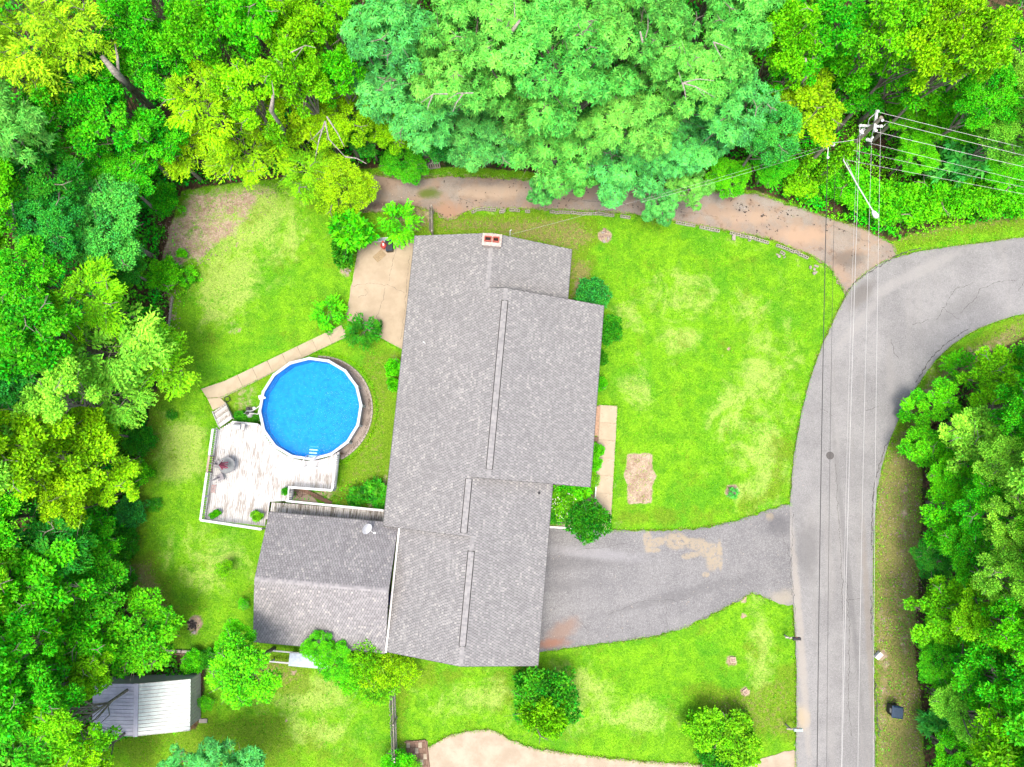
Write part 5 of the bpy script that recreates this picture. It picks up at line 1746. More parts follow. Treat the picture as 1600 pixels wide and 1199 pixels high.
 (1495, 745, 44, 'fine1', 'K', 9, 'green tree at the verge level with the manhole cover', GD_),
 (1545, 790, 55, 'fine1', 'G', 12, 'green tree inside the woods level with the driveway mouth', GD_),
 (1480, 810, 42, 'broad3', 'K', 9, 'bright green tree at the verge across from the driveway mouth', GD_),
 (1595, 815, 50, 'fine1', 'LG', 12, 'pale tree at the photo edge across from the driveway', GD_),
 (1460, 875, 32, 'fine1', 'D', 7, 'dark low crown at the verge across from the driveway', GD_),
 (1520, 870, 55, 'fine1', 'G', 11, 'green tree across from the middle of the driveway mouth', GD_),
 (1585, 900, 55, 'fine1', 'LG', 12, 'pale green tree at the edge across from the driveway', GD_),
 (1480, 960, 52, 'broad1', 'L', 10, 'yellow-tipped tree bulging over the verge', GD_),
 (1550, 960, 58, 'fine1', 'L', 12, 'yellow-green tree deep in the woods across from the dark mailbox', GD_),
 (1600, 985, 45, 'broad3', 'K', 12, 'green tree at the edge across from the dark mailbox', GD_),
 (1468, 1035, 38, 'fine1', 'G', 8, 'dark green tree at the verge above the upright bin', GD_),
 (1530, 1045, 58, 'broad2', 'G', 11, 'dark green tree behind the roadside bin', GD_),
 (1592, 1075, 50, 'broad1', 'G', 12, 'green tree at the edge level with the roadside bin', GD_),
 (1505, 1105, 48, 'fine1', 'LG', 10, 'pale green tree beside the roadside bin', GD_),
 (1462, 1125, 22, 'palm', 'BG', 4.0, 'blue-green big-leaved sapling next to the roadside bin', GD_),
 (1565, 1140, 56, 'broad3', 'L', 12, 'yellow-green tree in the lower corner of the woods', GD_),
 (1500, 1180, 46, 'fine1', 'K', 9, 'green tree at the photo edge beside the lower verge', GD_),
 (1600, 1195, 42, 'broad1', 'K', 12, 'green tree in the very corner of the woods', GD_),
]
GROUPS_OUT = [(-60, 40), (-60, 160), (-65, 300), (-60, 430), (-60, 560), (-60, 690), (-60, 820), (-60, 950), (-60, 1080), (-50, 1210), (60, -70), (190, -70), (320, -70), (450, -70), (580, -75), (720, -75), (860, -75), (1000, -75), (1140, -75),
              (1280, -70), (1420, -70), (1550, -70), (1670, 30), (1670, 160), (1680, 620), (1680, 750), (1680, 880), (1680, 1010), (1680, 1140), (60, 1270), (1540, 1270), (1640, 1270)]
for t in T_:
    tree(*t)
# the same woods go on past the frame
for i, (px, py) in enumerate(GROUPS_OUT):
    kd = 'star1' if 560 < px < 1180 and py < 0 else ('broad1', 'broad2', 'fine1', 'broad4')[i % 4]
    tree(px, py, 82 if kd != 'star1' else 105, kd, 'M' if kd == 'star1' else ('G', 'L', 'K', 'LG')[(i * 7) % 4], 12 + i % 3, 'tree of the woods just past the edge of the photo', 'trees past the edge of the photo')

SH_ = [
 (548, 362, 33, 'fig', 'K', 3.0, 'tallest broad-leaved fig-like shrub at the corner of the tan patio'),
 (538, 394, 20, 'fig', 'G', 2.2, 'darker shrub under the tall fig-like shrub by the patio edge'),
 (624, 350, 24, 'frond', 'K', 2.4, 'feathery bright green shrub behind the small machine on the patio'),
 (515, 489, 19, 'frond', 'K', 1.8, 'round bright green shrub at the garden end of the concrete path'),
 (566, 518, 20, 'frond', 'G', 1.8, 'round darker shrub in the notch between path and patio'),
 (617, 575, 15, 'bush2', 'K', 1.6, 'small green shrub against the back wall of the house'),
 (616, 602, 11, 'bush2', 'K', 1.3, 'smallest green shrub against the back wall of the house'),
 (562, 775, 17, 'fig', 'G', 1.0, 'leafy green plant next to the hosta clump under the eave'),
 (592, 770, 20, 'palm', 'G', 1.0, 'big-leaved hosta clump under the eave by the walkway'),
 (927, 462, 27, 'bush1', 'B', 2.0, 'dark blue-green bush at the upper corner of the front roof'),
 (950, 515, 22, 'bush1', 'G', 1.7, 'round green bush along the front eave'),
 (938, 560, 12, 'bush2', 'G', 1.2, 'narrow green shrub along the front eave'),
 (937, 600, 12, 'bush2', 'K', 1.1, 'narrow bright shrub along the front eave above the brick step'),
 (929, 705, 13, 'bush2', 'K', 1.0, 'low green shrub between the front path and the eave below the brick step'),
 (928, 725, 12, 'bush2', 'K', 1.0, 'low green shrub midway along the front path'),
 (927, 750, 11, 'sparse', 'O', .8, 'thin olive shrub along the front path by the white edge board'),
 (888, 770, 24, 'bush2', 'K', 1.5, 'bright green shrub in the corner bed under the front roof'),
 (872, 800, 20, 'bush2', 'G', 1.2, 'green shrub low in the corner bed by the driveway'),
 (882, 792, 25, 'sparse', 'O', 1.8, 'pale-flowered shrub in the corner bed'),
 (905, 768, 18, 'fig', 'K', 1.2, 'leafy shrub at the roof corner of the corner bed'),
 (919, 813, 31, 'bush1', 'G', 2.6, 'large round dark green bush where the front path meets the driveway'),
 (852, 1094, 47, 'bush1', 'G', 3.0, 'large oval green bush below the corner of the house'),
 (852, 1116, 32, 'bush2', 'L', 3.5, 'yellow-tipped front of the large oval bush below the house'),
 (1108, 1140, 33, 'bush2', 'O', 2.2, 'olive bush with silvery twigs on the lower front lawn'),
 (1150, 1160, 36, 'bush2', 'O', 2.2, 'wider olive bush beside the silvery one on the lower front lawn'),
 (1125, 1185, 30, 'bush1', 'G', 2.0, 'dark green bush below the two olive bushes'),
 (503, 1010, 26, 'fine1', 'K', 3.6, 'green shrub leaning over the outbuilding eave'),
 (528, 1030, 30, 'fine1', 'K', 3.2, 'dense green shrub below the outbuilding'),
 (568, 1030, 30, 'sparse', 'L', 3.0, 'yellow-green shrub at the corner of the outbuilding'),
 (600, 1045, 32, 'sparse', 'Y', 2.6, 'loose yellow shrub in the gap between the buildings'),
 (585, 1068, 32, 'sparse', 'L', 2.0, 'wispy lime shrub above the picket fence'),
 (630, 1050, 24, 'sparse', 'Y', 1.6, 'thin yellow shrub below the house corner'),
 (548, 1050, 26, 'sparse', 'K', 2.2, 'wispy green shrub below the outbuilding'),
 (350, 888, 13, 'sparse', 'L', 1.2, 'wispy lime sapling on the lawn beside the outbuilding'),
 (618, 1195, 22, 'bush2', 'K', 1.6, 'green shrub at the foot of the picket fence'),
 (640, 1196, 18, 'sparse', 'L', 1.2, 'lime shrub beside the edged paved pad'),
 (1146, 771, 6, 'frond', 'BG', .6, 'tiny sapling in a ring of bare soil on the front lawn'),
 (292, 432, 12, 'frond', 'K', 1.0, 'small bright weed clump by the bare soil of the yard'),
 (258, 430, 26, 'bush2', 'K', 1.8, 'green shrub at the yard edge below the bare soil'),
 (284, 396, 8, 'bush2', 'K', .6, 'tiny green weed at the edge of the bare soil'),
 (378, 657, 13, 'bush2', 'G', .7, 'low green plant under the pool filter'),
 (398, 655, 10, 'bush2', 'G', .5, 'low green plant between the filter pipes and the pool'),
 (242, 790, 12, 'sparse', 'G', .4, 'dark weed patch on the lawn across from the deck'),
 (268, 648, 9, 'sparse', 'G', .4, 'small dark weed on the lawn near the deck steps'),
 (380, 945, 9, 'sparse', 'K', .5, 'small weed beside the outbuilding wall'),
 (1340, 300, 34, 'bush2', 'K', 2.2, 'bright green shrub at the lane bend under the lamp arm'),
 (1395, 318, 34, 'bush2', 'K', 2.2, 'bright green shrub beside the street lamp head'),
 (1440, 318, 36, 'bush2', 'K', 2.4, 'bright green shrub on the verge past the street lamp'),
 (1488, 308, 38, 'bush2', 'K', 2.6, 'bright green shrub on the verge in the middle of the bank'),
 (1540, 300, 36, 'bush2', 'K', 2.4, 'bright green shrub on the verge under the wires'),
 (1588, 305, 34, 'bush2', 'K', 2.2, 'bright green shrub on the verge at the photo edge'),
 (1305, 290, 26, 'bush1', 'K', 1.6, 'low green shrub beside the white box by the lane'),
 (1250, 290, 24, 'bush2', 'L', 1.4, 'yellow-green shrub on the lane edge under the short pole'),
 (220, 690, 22, 'bush1', 'G', 1.4, 'ivy-dark shrub at the lawn edge across from the deck top'),
 (212, 740, 22, 'bush1', 'K', 1.4, 'bright ivy shrub at the lawn edge across from the glass table'),
 (205, 800, 22, 'bush1', 'B', 1.4, 'blue-green ivy shrub at the lawn edge across from the deck corner'),
 (195, 850, 22, 'bush1', 'G', 1.4, 'ivy shrub at the lawn edge level with the outbuilding top'),
 (190, 900, 22, 'bush2', 'G', 1.4, 'shrub at the lawn edge level with the outbuilding ridge'),
 (300, 1035, 16, 'bush2', 'K', 1.0, 'green shrub behind the metal shed wall'),
 (325, 1030, 14, 'bush2', 'G', 1.0, 'green shrub below the low timber by the shed'),
 (322, 1100, 12, 'sparse', 'K', .8, 'weeds along the ribbed wall of the shed'),
]
for i, (px, py, r, kd, cl, H, lb_) in enumerate(SH_):
    cl = 'SG' if cl == 'G' else cl
    tree(px, py, r, kd, cl, H, lb_, 'bright green shrubs on the roadside bank' if 'on the verge' in lb_ else None, 'shrub', 'shrub')

# pale flowers on the corner shrub, silvery twigs on the lawn bush
def sprinkle(px, py, rpx, z, n, sz, mat, label, nm, cat):
    x, y = P(px, py, z)
    mb = MB()
    for _ in range(n):
        t = random.uniform(0, 6.28); r = math.sqrt(random.random()) * rpx / 20
        X_, Y_ = r * math.cos(t), r * math.sin(t)
        s = random.uniform(.5, 1) * sz
        zz_ = random.uniform(-.25, .1)
        mb.lathe(X_, Y_, [(s * .3, zz_), (s, zz_ + s * .5), (s * .4, zz_ + s * .6)], 5)
    o = mb.build(nm, M[mat], None, (x, y, z)); o['kind'] = 'stuff'
    tag(o, label, cat)
sprinkle(882, 790, 20, 1.75, 70, .05, 'flower', 'cream blossoms on the shrub in the corner bed', 'blossoms', 'blossoms')

# potted plants on the deck
def pot(px, py, r, ph, label, kd, cl, mat='terracotta', box=False):
    x, y = P(px, py, DZ + .4)
    e = empty('potted_plant', (x, y, DZ), .6, label, 'potted plant')
    if box: MB().box(0, 0, .1, r * 2.6, r * 1.1, .2, taper=1.08).build('planter', M[mat], e)
    else: MB().lathe(0, 0, [(r * .6, 0), (r * .8, ph), (r * .86, ph), (r * .86, ph + .03)], 14).build('pot', M[mat], e)
    me, tm, R, H0 = PROTO[kd]
    for dx_ in ((-.5 * r * 1.6, .5 * r * 1.6) if box else (0,)):
        o = link('plant', me, e, (dx_, 0, ph + .38))
        s = r * 1.15 / R
        o.scale = (s, s, .45); o.color = (*CLR[cl], 1)
pot(336, 804, .22, .2, 'small rectangular planter of green and yellow leaves in the deck corner', 'bush2', 'K', box=True)
pot(402, 807, .36, .28, 'largest round pot plant on the deck beside the outbuilding', 'bush2', 'O')
pot(446, 768, .24, .25, 'small dark round pot plant by the notch in the deck', 'bush1', 'G', 'black')

# ------------------------------------------------------------------ ground cover nobody could count
def scatter(name, polys, dens, L, Wd, clr, zmax, seed, label=None, holes=.45, region=None):
    rg = np.random.default_rng(seed)
    Vs, Fs, T, Wm = [], [], [], []
    n0 = 0
    for poly in polys:
        pl = np.array(poly)
        lo, hi = pl.min(0), pl.max(0)
        n_ = int(dens * (hi[0] - lo[0]) * (hi[1] - lo[1]))
        p = rg.uniform(lo, hi, (n_, 2))
        p = p[pip(p, poly)]
        if region is not None: p = p[region(p)]
        h = vnoise(p[:, 0], p[:, 1], .8, seed) * .6 + vnoise(p[:, 0] + 30, p[:, 1], 2.2, seed + 1) * .4
        keep = h + rg.normal(0, .08, len(p)) > holes
        p, h = p[keep], h[keep]
        k_ = len(p)
        z = (h - holes) / (1 - holes) * zmax * rg.uniform(.5, 1, k_) + .02
        pos = np.column_stack([p, z])
        hd = rg.normal(0, 1, (k_, 3)); hd[:, 2] = rg.uniform(-.2, .7, k_)
        v, f = leaves(pos, unit(hd), unit(np.array([0, 0, 1.]) + rg.normal(0, .4, (k_, 3))), L * rg.uniform(.6, 1.3, k_), Wd * rg.uniform(.7, 1.3, k_))
        Vs.append(v); Fs.append(f + n0); n0 += len(v)
        T.append(np.repeat(rg.uniform(0, 1, k_), 2)); Wm.append(np.repeat(np.clip(vnoise(p[:, 0], p[:, 1], .5, seed + 3) + rg.normal(0, .15, k_), 0, 1), 2))
    me = np_mesh(name, np.concatenate(Vs), np.concatenate(Fs), M['leaf'], fattr={'tone': np.concatenate(T), 'warm': np.concatenate(Wm)})
    o = tag(link(name, me), kind='stuff')
    o.color = (*CLR[clr], 1)
    if label: tag(o, label, 'undergrowth')
    return o


in_woods = lambda p: sdist(p, LAWN) < -0.15
ROADP = outer + inner[::-1]
off_road = lambda p: ~pip(p, ROADP) & ~pip(p, ln)
scatter('undergrowth', [W([(-150, 250), (300, 250), (300, 1250), (-150, 1250)])], 75, .24, .14, 'G', 2.2, 71, 'dark undergrowth on the floor of the woods beside the yard', .28, in_woods)
scatter('undergrowth', [W([(-150, -150), (1290, -150), (1290, 330), (-150, 330)])], 45, .26, .15, 'G', 2.0, 72, 'undergrowth on the floor of the woods behind the lane', .30, lambda p: in_woods(p) & off_road(p))
scatter('undergrowth', [W([(1230, 100), (1700, 60), (1700, 335), (1600, 340), (1480, 355), (1400, 376), (1290, 342), (1230, 320)])], 80, .22, .13, 'K', 1.5, 73, 'bright leafy ground cover on the bank under the wires', .30, off_road)
scatter('undergrowth', [W([(1395, 500), (1720, 480), (1720, 1270), (1430, 1270)])], 75, .24, .13, 'G', 2.0, 74, 'undergrowth on the floor of the woods across the road', .28, lambda p: in_woods(p) & off_road(p))
scatter('ivy', [W([(180, 640), (232, 640), (225, 720), (214, 820), (198, 930), (150, 960), (150, 700)])], 120, .16, .13, 'G', .8, 75, 'ivy bank along the lawn edge across from the deck', .25)
scatter('weeds', [W([(1368, 700), (1440, 660), (1445, 1210), (1366, 1210)]), W([(1395, 690), (1600, 495), (1600, 540), (1440, 690)]), W([(1290, 330), (1600, 325), (1600, 365), (1400, 392)])], 26, .13, .05, 'O', .16, 76, 'straggly weeds on the road verges', .45, off_road)
scatter('weeds', [W([(240, 330), (300, 380), (285, 520), (250, 560)]), W([(455, 745), (545, 745), (600, 760), (600, 800), (455, 790)]), W([(250, 1015), (345, 1018), (340, 1048), (250, 1048)])], 40, .15, .08, 'K', .25, 77, 'weeds on the bare patches of the yard', .5)


def tufts(name, lines, per_m, spread, h, seed, clr='K', label=None, polys=(), pd=0, excl=()):
    """blades of grass standing along edges and over lawns"""
    rg = np.random.default_rng(seed)
    pts_ = []
    for ln_ in lines:
        for a, b in zip(ln_[:-1], ln_[1:]):
            a, b = np.array(a), np.array(b)
            k_ = rg.poisson(np.hypot(*(b - a)) * per_m)
            pts_.append(a + (b - a) * rg.random((k_, 1)) + rg.normal(0, spread, (k_, 2)))
    for pl in polys:
        q_ = np.array(pl); lo, hi = q_.min(0), q_.max(0)
        k_ = int((hi[0] - lo[0]) * (hi[1] - lo[1]) * pd)
        r_ = rg.uniform(lo, hi, (k_, 2)); r_ = r_[pip(r_, pl)]
        for e in excl: r_ = r_[~pip(r_, e)]
        pts_.append(r_)
    p = np.concatenate(pts_)
    p = p[(sdist(p, dr) < .08) & (sdist(p, ROADP) < .08)]
    nb = 4
    p = np.repeat(p, nb, 0) + rg.normal(0, .03, (len(p) * nb, 2))
    k_ = len(p)
    d = rg.normal(0, .45, (k_, 3)); d[:, 2] = 1; d = unit(d)
    hh = h * rg.uniform(.5, 1.3, k_)
    s = unit(np.cross(d, rg.normal(0, 1, (k_, 3)))) * (.012 + .012 * rg.random((k_, 1)))
    b0 = np.column_stack([p, np.full(k_, -.03)])
    tip = b0 + d * (hh[:, None] + .03) + np.column_stack([rg.normal(0, .4, (k_, 2)) * hh[:, None], np.zeros(k_)])
    V = np.stack([b0 - s, b0 + s, tip], 1).reshape(-1, 3)
    F = np.arange(k_ * 3).reshape(-1, 3)
    pn = vnoise(p[:, 0], p[:, 1], .6, seed)
    me = np_mesh(name, V, F, M['leaf'], fattr={'tone': np.clip(rg.random(k_) * .8 + .2, 0, 1), 'warm': np.clip(pn + rg.normal(.1, .15, k_), 0, 1)})
    o = tag(link(name, me), kind='stuff')
    o.color = (*CLR[clr], 1)
    if label: tag(o, label, 'grass')


edges = [outer, inner, dr[3:10], dr[11:19], sw[1:12], ln[:14], ln[15:], W([(935, 633), (965, 634), (954, 828)]), W([(538, 512), (314, 608), (333, 641)]), W([(541, 526), (345, 622)]), W([(552, 432), (560, 388)]), W([(540, 499), (590, 526), (628, 546)]),
         [(PCX + .25 + 4.62 * math.cos(t), PCY - .05 + 4.6 * math.sin(t)) for t in np.linspace(-1.2, 1.7, 20)], W([(338, 672), (318, 815), (413, 826)])]
tufts('grass', edges, 34, .045, .13, 81, 'L', 'ragged grass along the edges of road, drives and paths')
tufts('grass', [outer, inner, dr[3:10], dr[11:19], sw[1:12], ln[:14], ln[15:]], 30, .055, .12, 83, 'S', 'straw-coloured dry grass fringe along road and drives')
BL = W([(600, 366), (896, 388), (945, 478), (925, 762), (865, 760), (842, 1045), (600, 1020), (395, 1006), (415, 790), (600, 795)])
tufts('grass', [], 0, 0, .07, 82, 'L', 'short mown grass blades over the lawns', [LAWN], 15, [BL, ROADP, dr, ln, sw, pt, W([(935, 633), (965, 634), (954, 828), (928, 827)]), W([(310, 600), (545, 505), (548, 530), (350, 640)]), W([(333, 672), (318, 815), (415, 823), (425, 785), (530, 765), (530, 705)]), [(PCX + 4.4 * math.cos(t), PCY + 4.4 * math.sin(t)) for t in np.linspace(0, 6.2, 30)]])

# ------------------------------------------------------------------ block wall between lane and lawn
bw = empty('block_wall', (0, 0, 0), 0, 'low wall of hollow concrete blocks between the dirt lane and the lawns', 'block wall')


def hollow_block():
    mb = MB()
    L, D_, H_ = .40, .20, .19
    for (x, y, sx_, sy_) in ((0, D_ / 2 - .018, L, .036), (0, -D_ / 2 + .018, L, .036), (-L / 2 + .02, 0, .04, D_ - .072), (L / 2 - .02, 0, .04, D_ - .072), (0, 0, .04, D_ - .072)):
        mb.box(x, y, 0, sx_, sy_, H_)
    return mb.mesh('block', M['block'])


hb = hollow_block()
runs = [[(736, 334), (745, 329), (752, 328), (790, 330)], [(796, 329), (828, 331)], [(858, 332), (900, 334), (960, 337), (985, 341)], [(1056, 348), (1100, 357), (1140, 365), (1172, 372), (1200, 380)], [(1212, 384), (1240, 394), (1262, 404)]]
for rn in runs:
    pts_ = W(rn)
    s = 0
    for a, b in zip(pts_[:-1], pts_[1:]):
        a, b = np.array(a), np.array(b)
        L = np.hypot(*(b - a)); n_ = max(1, int(round(L / .42)))
        rz = math.atan2((b - a)[1], (b - a)[0])
        for i in range(n_):
            c_ = a + (b - a) * (i + .5) / n_
            if random.random() < .07: continue
            link('block', hb, bw, (c_[0] + random.gauss(0, .012), c_[1] + random.gauss(0, .018), .10 + random.uniform(-.03, .03)), rz + random.gauss(0, .04))
def loose(px, py, rz, label):
    x, y = P(px, py)
    o = link('concrete_block', hb, None, (x, y, .09), rz); tag(o, label, 'block')
loose(784, 332, .05, 'loose hollow concrete block beside the wall, nearest the chimney')
loose(1171, 374, 1.3, 'loose hollow concrete block on the lawn side of the wall')
loose(1222, 396, -.6, 'tilted loose block near the end of the block wall by the drive bend')
x, y = P(1146, 372)
tag(MB().box(0, 0, .08, .26, .42, .16, -.1).build('block', M['stone'], None, (x, y, 0)), 'pale solid block standing on the lawn by the wall', 'block')

# rubble
def rubble(px, py, r, n_, mat, label, cat='stones', sz=.14, nm='stone'):
    x, y = P(px, py)
    e = empty(nm + '_pile', (x, y, 0), 0, label, cat)
    for i in range(n_):
        t = random.uniform(0, 6.28); q_ = r * math.sqrt(random.random()); s = sz * random.uniform(.5, 1.3)
        mb = MB().lathe(0, 0, [(s * .75, -.03), (s, s * .25), (s * random.uniform(.4, .7), s * random.uniform(.5, .8))], 6)
        o = mb.build(nm, M[mat if i % 4 else 'stone'], e, (q_ * math.cos(t), q_ * math.sin(t), 0), random.random() * 3)
        o.scale = (1, random.uniform(.6, 1), 1)
rubble(945, 368, .5, 16, 'rock', 'scattered brown rock heap on the lawn behind the house front')
rubble(300, 980, .45, 14, 'ash', 'charred fire heap of sticks and ash on the lawn above the timber edging', 'fire heap')
rubble(1163, 326, .45, 10, 'ash', 'dark clods on the dirt lane near the mint boughs', 'clods', .11, 'clod')
rubble(1192, 335, .25, 6, 'ash', 'smaller cluster of dark clods on the dirt lane toward the road', 'clods', .09, 'clod')
rubble(1233, 335, .3, 6, 'ash', 'few dark clods on the dirt lane nearest the short pole', 'clods', .09, 'clod')
rubble(543, 424, .2, 5, 'stone', 'white stones by the edge of the patio under the fig-like shrub', 'stones', .10)
rubble(1221, 398, .35, 7, 'stone', 'pale rubble on the lawn at the end of the block wall', 'rubble', .12)
rubble(1271, 420, .4, 8, 'stone', 'pale rubble at the point of the lawn beside the lane mouth', 'rubble', .14)
for px, py, lb_ in ((1145, 1031, 'square pink stone cover with dark hole on the lower front lawn'), (1165, 1081, 'tilted square stone cover on the lower front lawn by the olive bushes')):
    x, y = P(px, py)
    e = empty('valve_cover', (x, y, 0), 0 if px < 1150 else .6, lb_, 'valve cover')
    m_ = MB()
    for (a_, b_, sx_, sy_) in ((0, .17, .42, .07), (0, -.17, .42, .07), (.175, 0, .07, .27), (-.175, 0, .07, .27)):
        m_.box(a_, b_, .04, sx_, sy_, .10)
    m_.build('frame', M['front_slab'], e)
    MB().box(0, 0, .02, .28, .27, .06).build('lid', M['rock'], e)

# pallet behind the lane
x, y = P(676, 256)
pl_ = empty('wooden_pallet', (x, y, 0), math.radians(8), 'grey weathered wooden pallet lying at the edge of the dirt lane', 'pallet')
for i in range(7):
    MB().box(0, 0, 0, .11, 1.0, .025).build('slat', M['grey_wood'], pl_, (-.54 + i * .18, random.uniform(-.02, .02), .14), random.uniform(-.02, .02))
for yy in (-.42, 0, .42): MB().box(0, yy, .07, 1.2, .09, .09).build('stringer', M['grey_wood'], pl_)

# small machine on the patio
x, y = P(604, 384, .5)
mc = empty('shop_machine', (x, y, .06), .1, 'small machine with black tub base and round red housing on the patio', 'machine')
mb = MB().box(.2, -.05, .28, .5, .8, .5, taper=1.1); mb.build('base', M['black'], mc)
mb = MB()
for (a_, b_, sx_, sy_) in ((.2, .37, .5, .05), (.2, -.44, .5, .05), (.43, -.04, .05, .8), (-.03, -.04, .05, .8)): mb.box(a_, b_, .56, sx_, sy_, .08)
mb.build('tub_rim', M['dark_blue'], mc)
MB().lathe(-.22, 0, [(.2, .2), (.24, .35), (.24, .6), (.14, .72), (.05, .74)], 16).build('housing', M['red'], mc, smooth=True)
MB().lathe(-.24, .22, [(.07, .5), (.09, .75), (.09, .82), (.03, .85)], 10).build('cap', M['red'], mc)
MB().tube([(-.22 + .3 * math.cos(t), .0 + .34 * math.sin(t), .45) for t in np.linspace(0, 6.283, 17)[:-1]], .018, 5, closed=True).build('hoop', M['pale_red'], mc)
MB().box(-.2, .02, .76, .12, .2, .05).build('control_box', M['plastic_white'], mc)
for s in (-.36, .3): MB().tube([(.02, s, .1), (.1, s, .1)], .1, 12).build('wheel', M['rubber'], mc)
x, y = P(596, 375, .35)
rp_ = empty('folding_ramp', (x, y, .06), math.radians(3), 'silver perforated folding ramp lying behind the small machine on the patio', 'ramp')
m_ = MB()
for (a_, b_, sx_, sy_) in ((0, .15, 1.1, .04), (0, -.15, 1.1, .04), (-.53, 0, .04, .28), (.53, 0, .04, .28)): m_.box(a_, b_, .30, sx_, sy_, .07)
m_.box(-.5, -.02, .14, .05, .05, .3).box(.5, -.02, .14, .05, .05, .3)
m_.build('frame', M['alu'], rp_)
for i in range(9): MB().box(-.44 + i * .11, 0, .295, .07, .27, .03).build('slat', M['pale_blue'], rp_)
x, y = P(593, 400, .07)
tag(MB().box(0, 0, 0, .95, .62, .02, math.radians(43)).build('doormat', M['mat'], None, (x, y, .072)), 'faded brown mat lying askew on the patio below the small machine', 'mat')

# wooden fences
def picket_fence(pts_, h, label, sp=.14, mat='grey_wood'):
    a0 = pts_[0]
    e = empty('wood_fence', (a0[0], a0[1], 0), 0, label, 'fence')
    pk = MB().add([(-.055, -.01, 0), (.055, -.01, 0), (.055, .01, 0), (-.055, .01, 0), (-.055, -.01, h - .05), (.055, -.01, h - .05), (.055, .01, h - .05), (-.055, .01, h - .05), (-.02, -.01, h), (.02, -.01, h), (.02, .01, h), (-.02, .01, h)],
                   [(3, 2, 1, 0), (0, 1, 5, 4), (1, 2, 6, 5), (2, 3, 7, 6), (3, 0, 4, 7), (4, 5, 9, 8), (5, 6, 10, 9), (6, 7, 11, 10), (7, 4, 8, 11), (8, 9, 10, 11)]).mesh('picket', M[mat])
    for a, b in zip(pts_[:-1], pts_[1:]):
        a = np.array(a) - a0; b = np.array(b) - a0
        L = np.hypot(*(b - a)); rz = math.atan2((b - a)[1], (b - a)[0])
        for i in range(int(L / sp)):
            c_ = a + (b - a) * (i + .5) * sp / L
            o = link('picket', pk, e, (c_[0], c_[1], .04), rz + random.gauss(0, .03)); o.rotation_euler.x = random.gauss(0.07, .02)
        for z in (.35, h - .35):
            MB().beam((a[0], a[1], z), (b[0], b[1], z), .04, .09).build('rail', M[mat], e)
        for i in range(int(L / 2.3) + 2):
            c_ = a + (b - a) * min(1, i * 2.3 / L)
            MB().box(c_[0] + .06, c_[1], h / 2, .1, .1, h + .05).build('post', M[mat], e)
picket_fence([np.array(P(617.5, 1070)), np.array(P(621, 1176))], 1.75, 'leaning grey picket fence below the gap between the buildings')
picket_fence([np.array(P(676.5, 333)), np.array(P(677, 372))], 1.7, 'short grey board fence between the dirt lane and the house end')
x, y = P(300, 1018)
tm_ = empty('landscape_timber', (x, y, 0), -.03, 'weathered timbers laid end to end along the lawn above the metal shed', 'timber')
for i in range(3): MB().box(-1.45 + i * 1.45, random.uniform(-.03, .03), .1, 1.4, .2, .18).build('timber', M['grey_wood'], tm_)
MB().box(.5, -.22, .05, 3.4, .08, .08).build('edge_strip', M['brown_wood'], tm_)
x, y = P(266.5, 490)
tag(MB().box(0, 0, .06, .14, 2.8, .12, -.06).build('edging_timber', M['deadwood'], None, (x, y, 0)), 'pale timber edging at the lawn edge beside the feathery trees', 'timber')
for i, (px, py, rz, l) in enumerate(((290, 1044, .1, 1.6), (275, 1050, .25, 1.2), (262, 1040, -.2, 1.5))):
    x, y = P(px, py)
    tag(MB().tube([(-l / 2, 0, .05), (0, .05, .08), (l / 2, 0, .05)], [.05, .045, .03], 6).build('dead_branch', M['deadwood'], None, (x, y, 0), rz), ('long', 'short', 'thin')[i] + ' dead branch lying behind the metal shed', 'branch')

# pale blue bench-like panel on white rails below the garage
x, y = P(482, 1030, .5)
lp_ = empty('lean_to_bench', (x, y, 0), -.085, 'pale blue panel on white rails below the outbuilding eave', 'bench')
MB().box(.0, -.1, .62, 2.8, .95, .05).build('panel', M['pale_blue'], lp_)
m_ = MB()
for yy in (-.4, .38): m_.box(-.55, yy, .55, 4.6, .1, .08)
m_.build('rail', M['rail_paint'], lp_)
for xx in (-2.7, -.8, 1.5):
    for yy in (-.4, .38): MB().box(xx, yy, .26, .09, .09, .52).build('leg', M['rail_paint'], lp_)

# ------------------------------------------------------------------ ribbed metal shed
rx_, ry_ = P(297, 1142, 2.2)
SA = math.radians(2.6)
shed = empty('metal_shed', (rx_, ry_, 0), SA, 'pale ribbed metal shed half under the trees', 'shed')
SL, SE, SP_ = 3.55, 2.2, .16
xr = -3.55; xl = -7.0
zr = SE + .62
sr = MB()
def slope(mb, xa, za, xb, zb_):
    mb.add([(xa, 0, za), (xb, 0, zb_), (xb, SL, zb_), (xa, SL, za), (xa, 0, za - .04), (xb, 0, zb_ - .04), (xb, SL, zb_ - .04), (xa, SL, za - .04)], [(0, 1, 2, 3) if xa < xb else (3, 2, 1, 0), (4, 5, 6, 7), (0, 4, 5, 1), (1, 5, 6, 2), (2, 6, 7, 3), (3, 7, 4, 0)])
for nm, xa, za, mat in (('roof_sheet', 0, SE, 'metal_white'), ('roof_sheet', xl, SE, 'metal_shaded')):  # second slope carries the tree shade in its colour
    mb = MB(); slope(mb, xa, za, xr, zr)
    sh_ = mb.build(nm, M[mat], shed)
    rb = MB()
    nrib = 14
    for i in range(nrib + 1):
        yy = .03 + (SL - .06) * i / nrib
        rb.beam((xa, yy, za + .015), (xr, yy, zr + .015), .035, .035)
    rb.build('seam', M['metal_grey' if mat == 'metal_white' else 'metal_shaded'], sh_)
MB().box(xr, SL / 2, zr + .035, .3, SL + .04, .03).build('ridge_cap', M['metal_shaded'], shed)
w_ = MB()
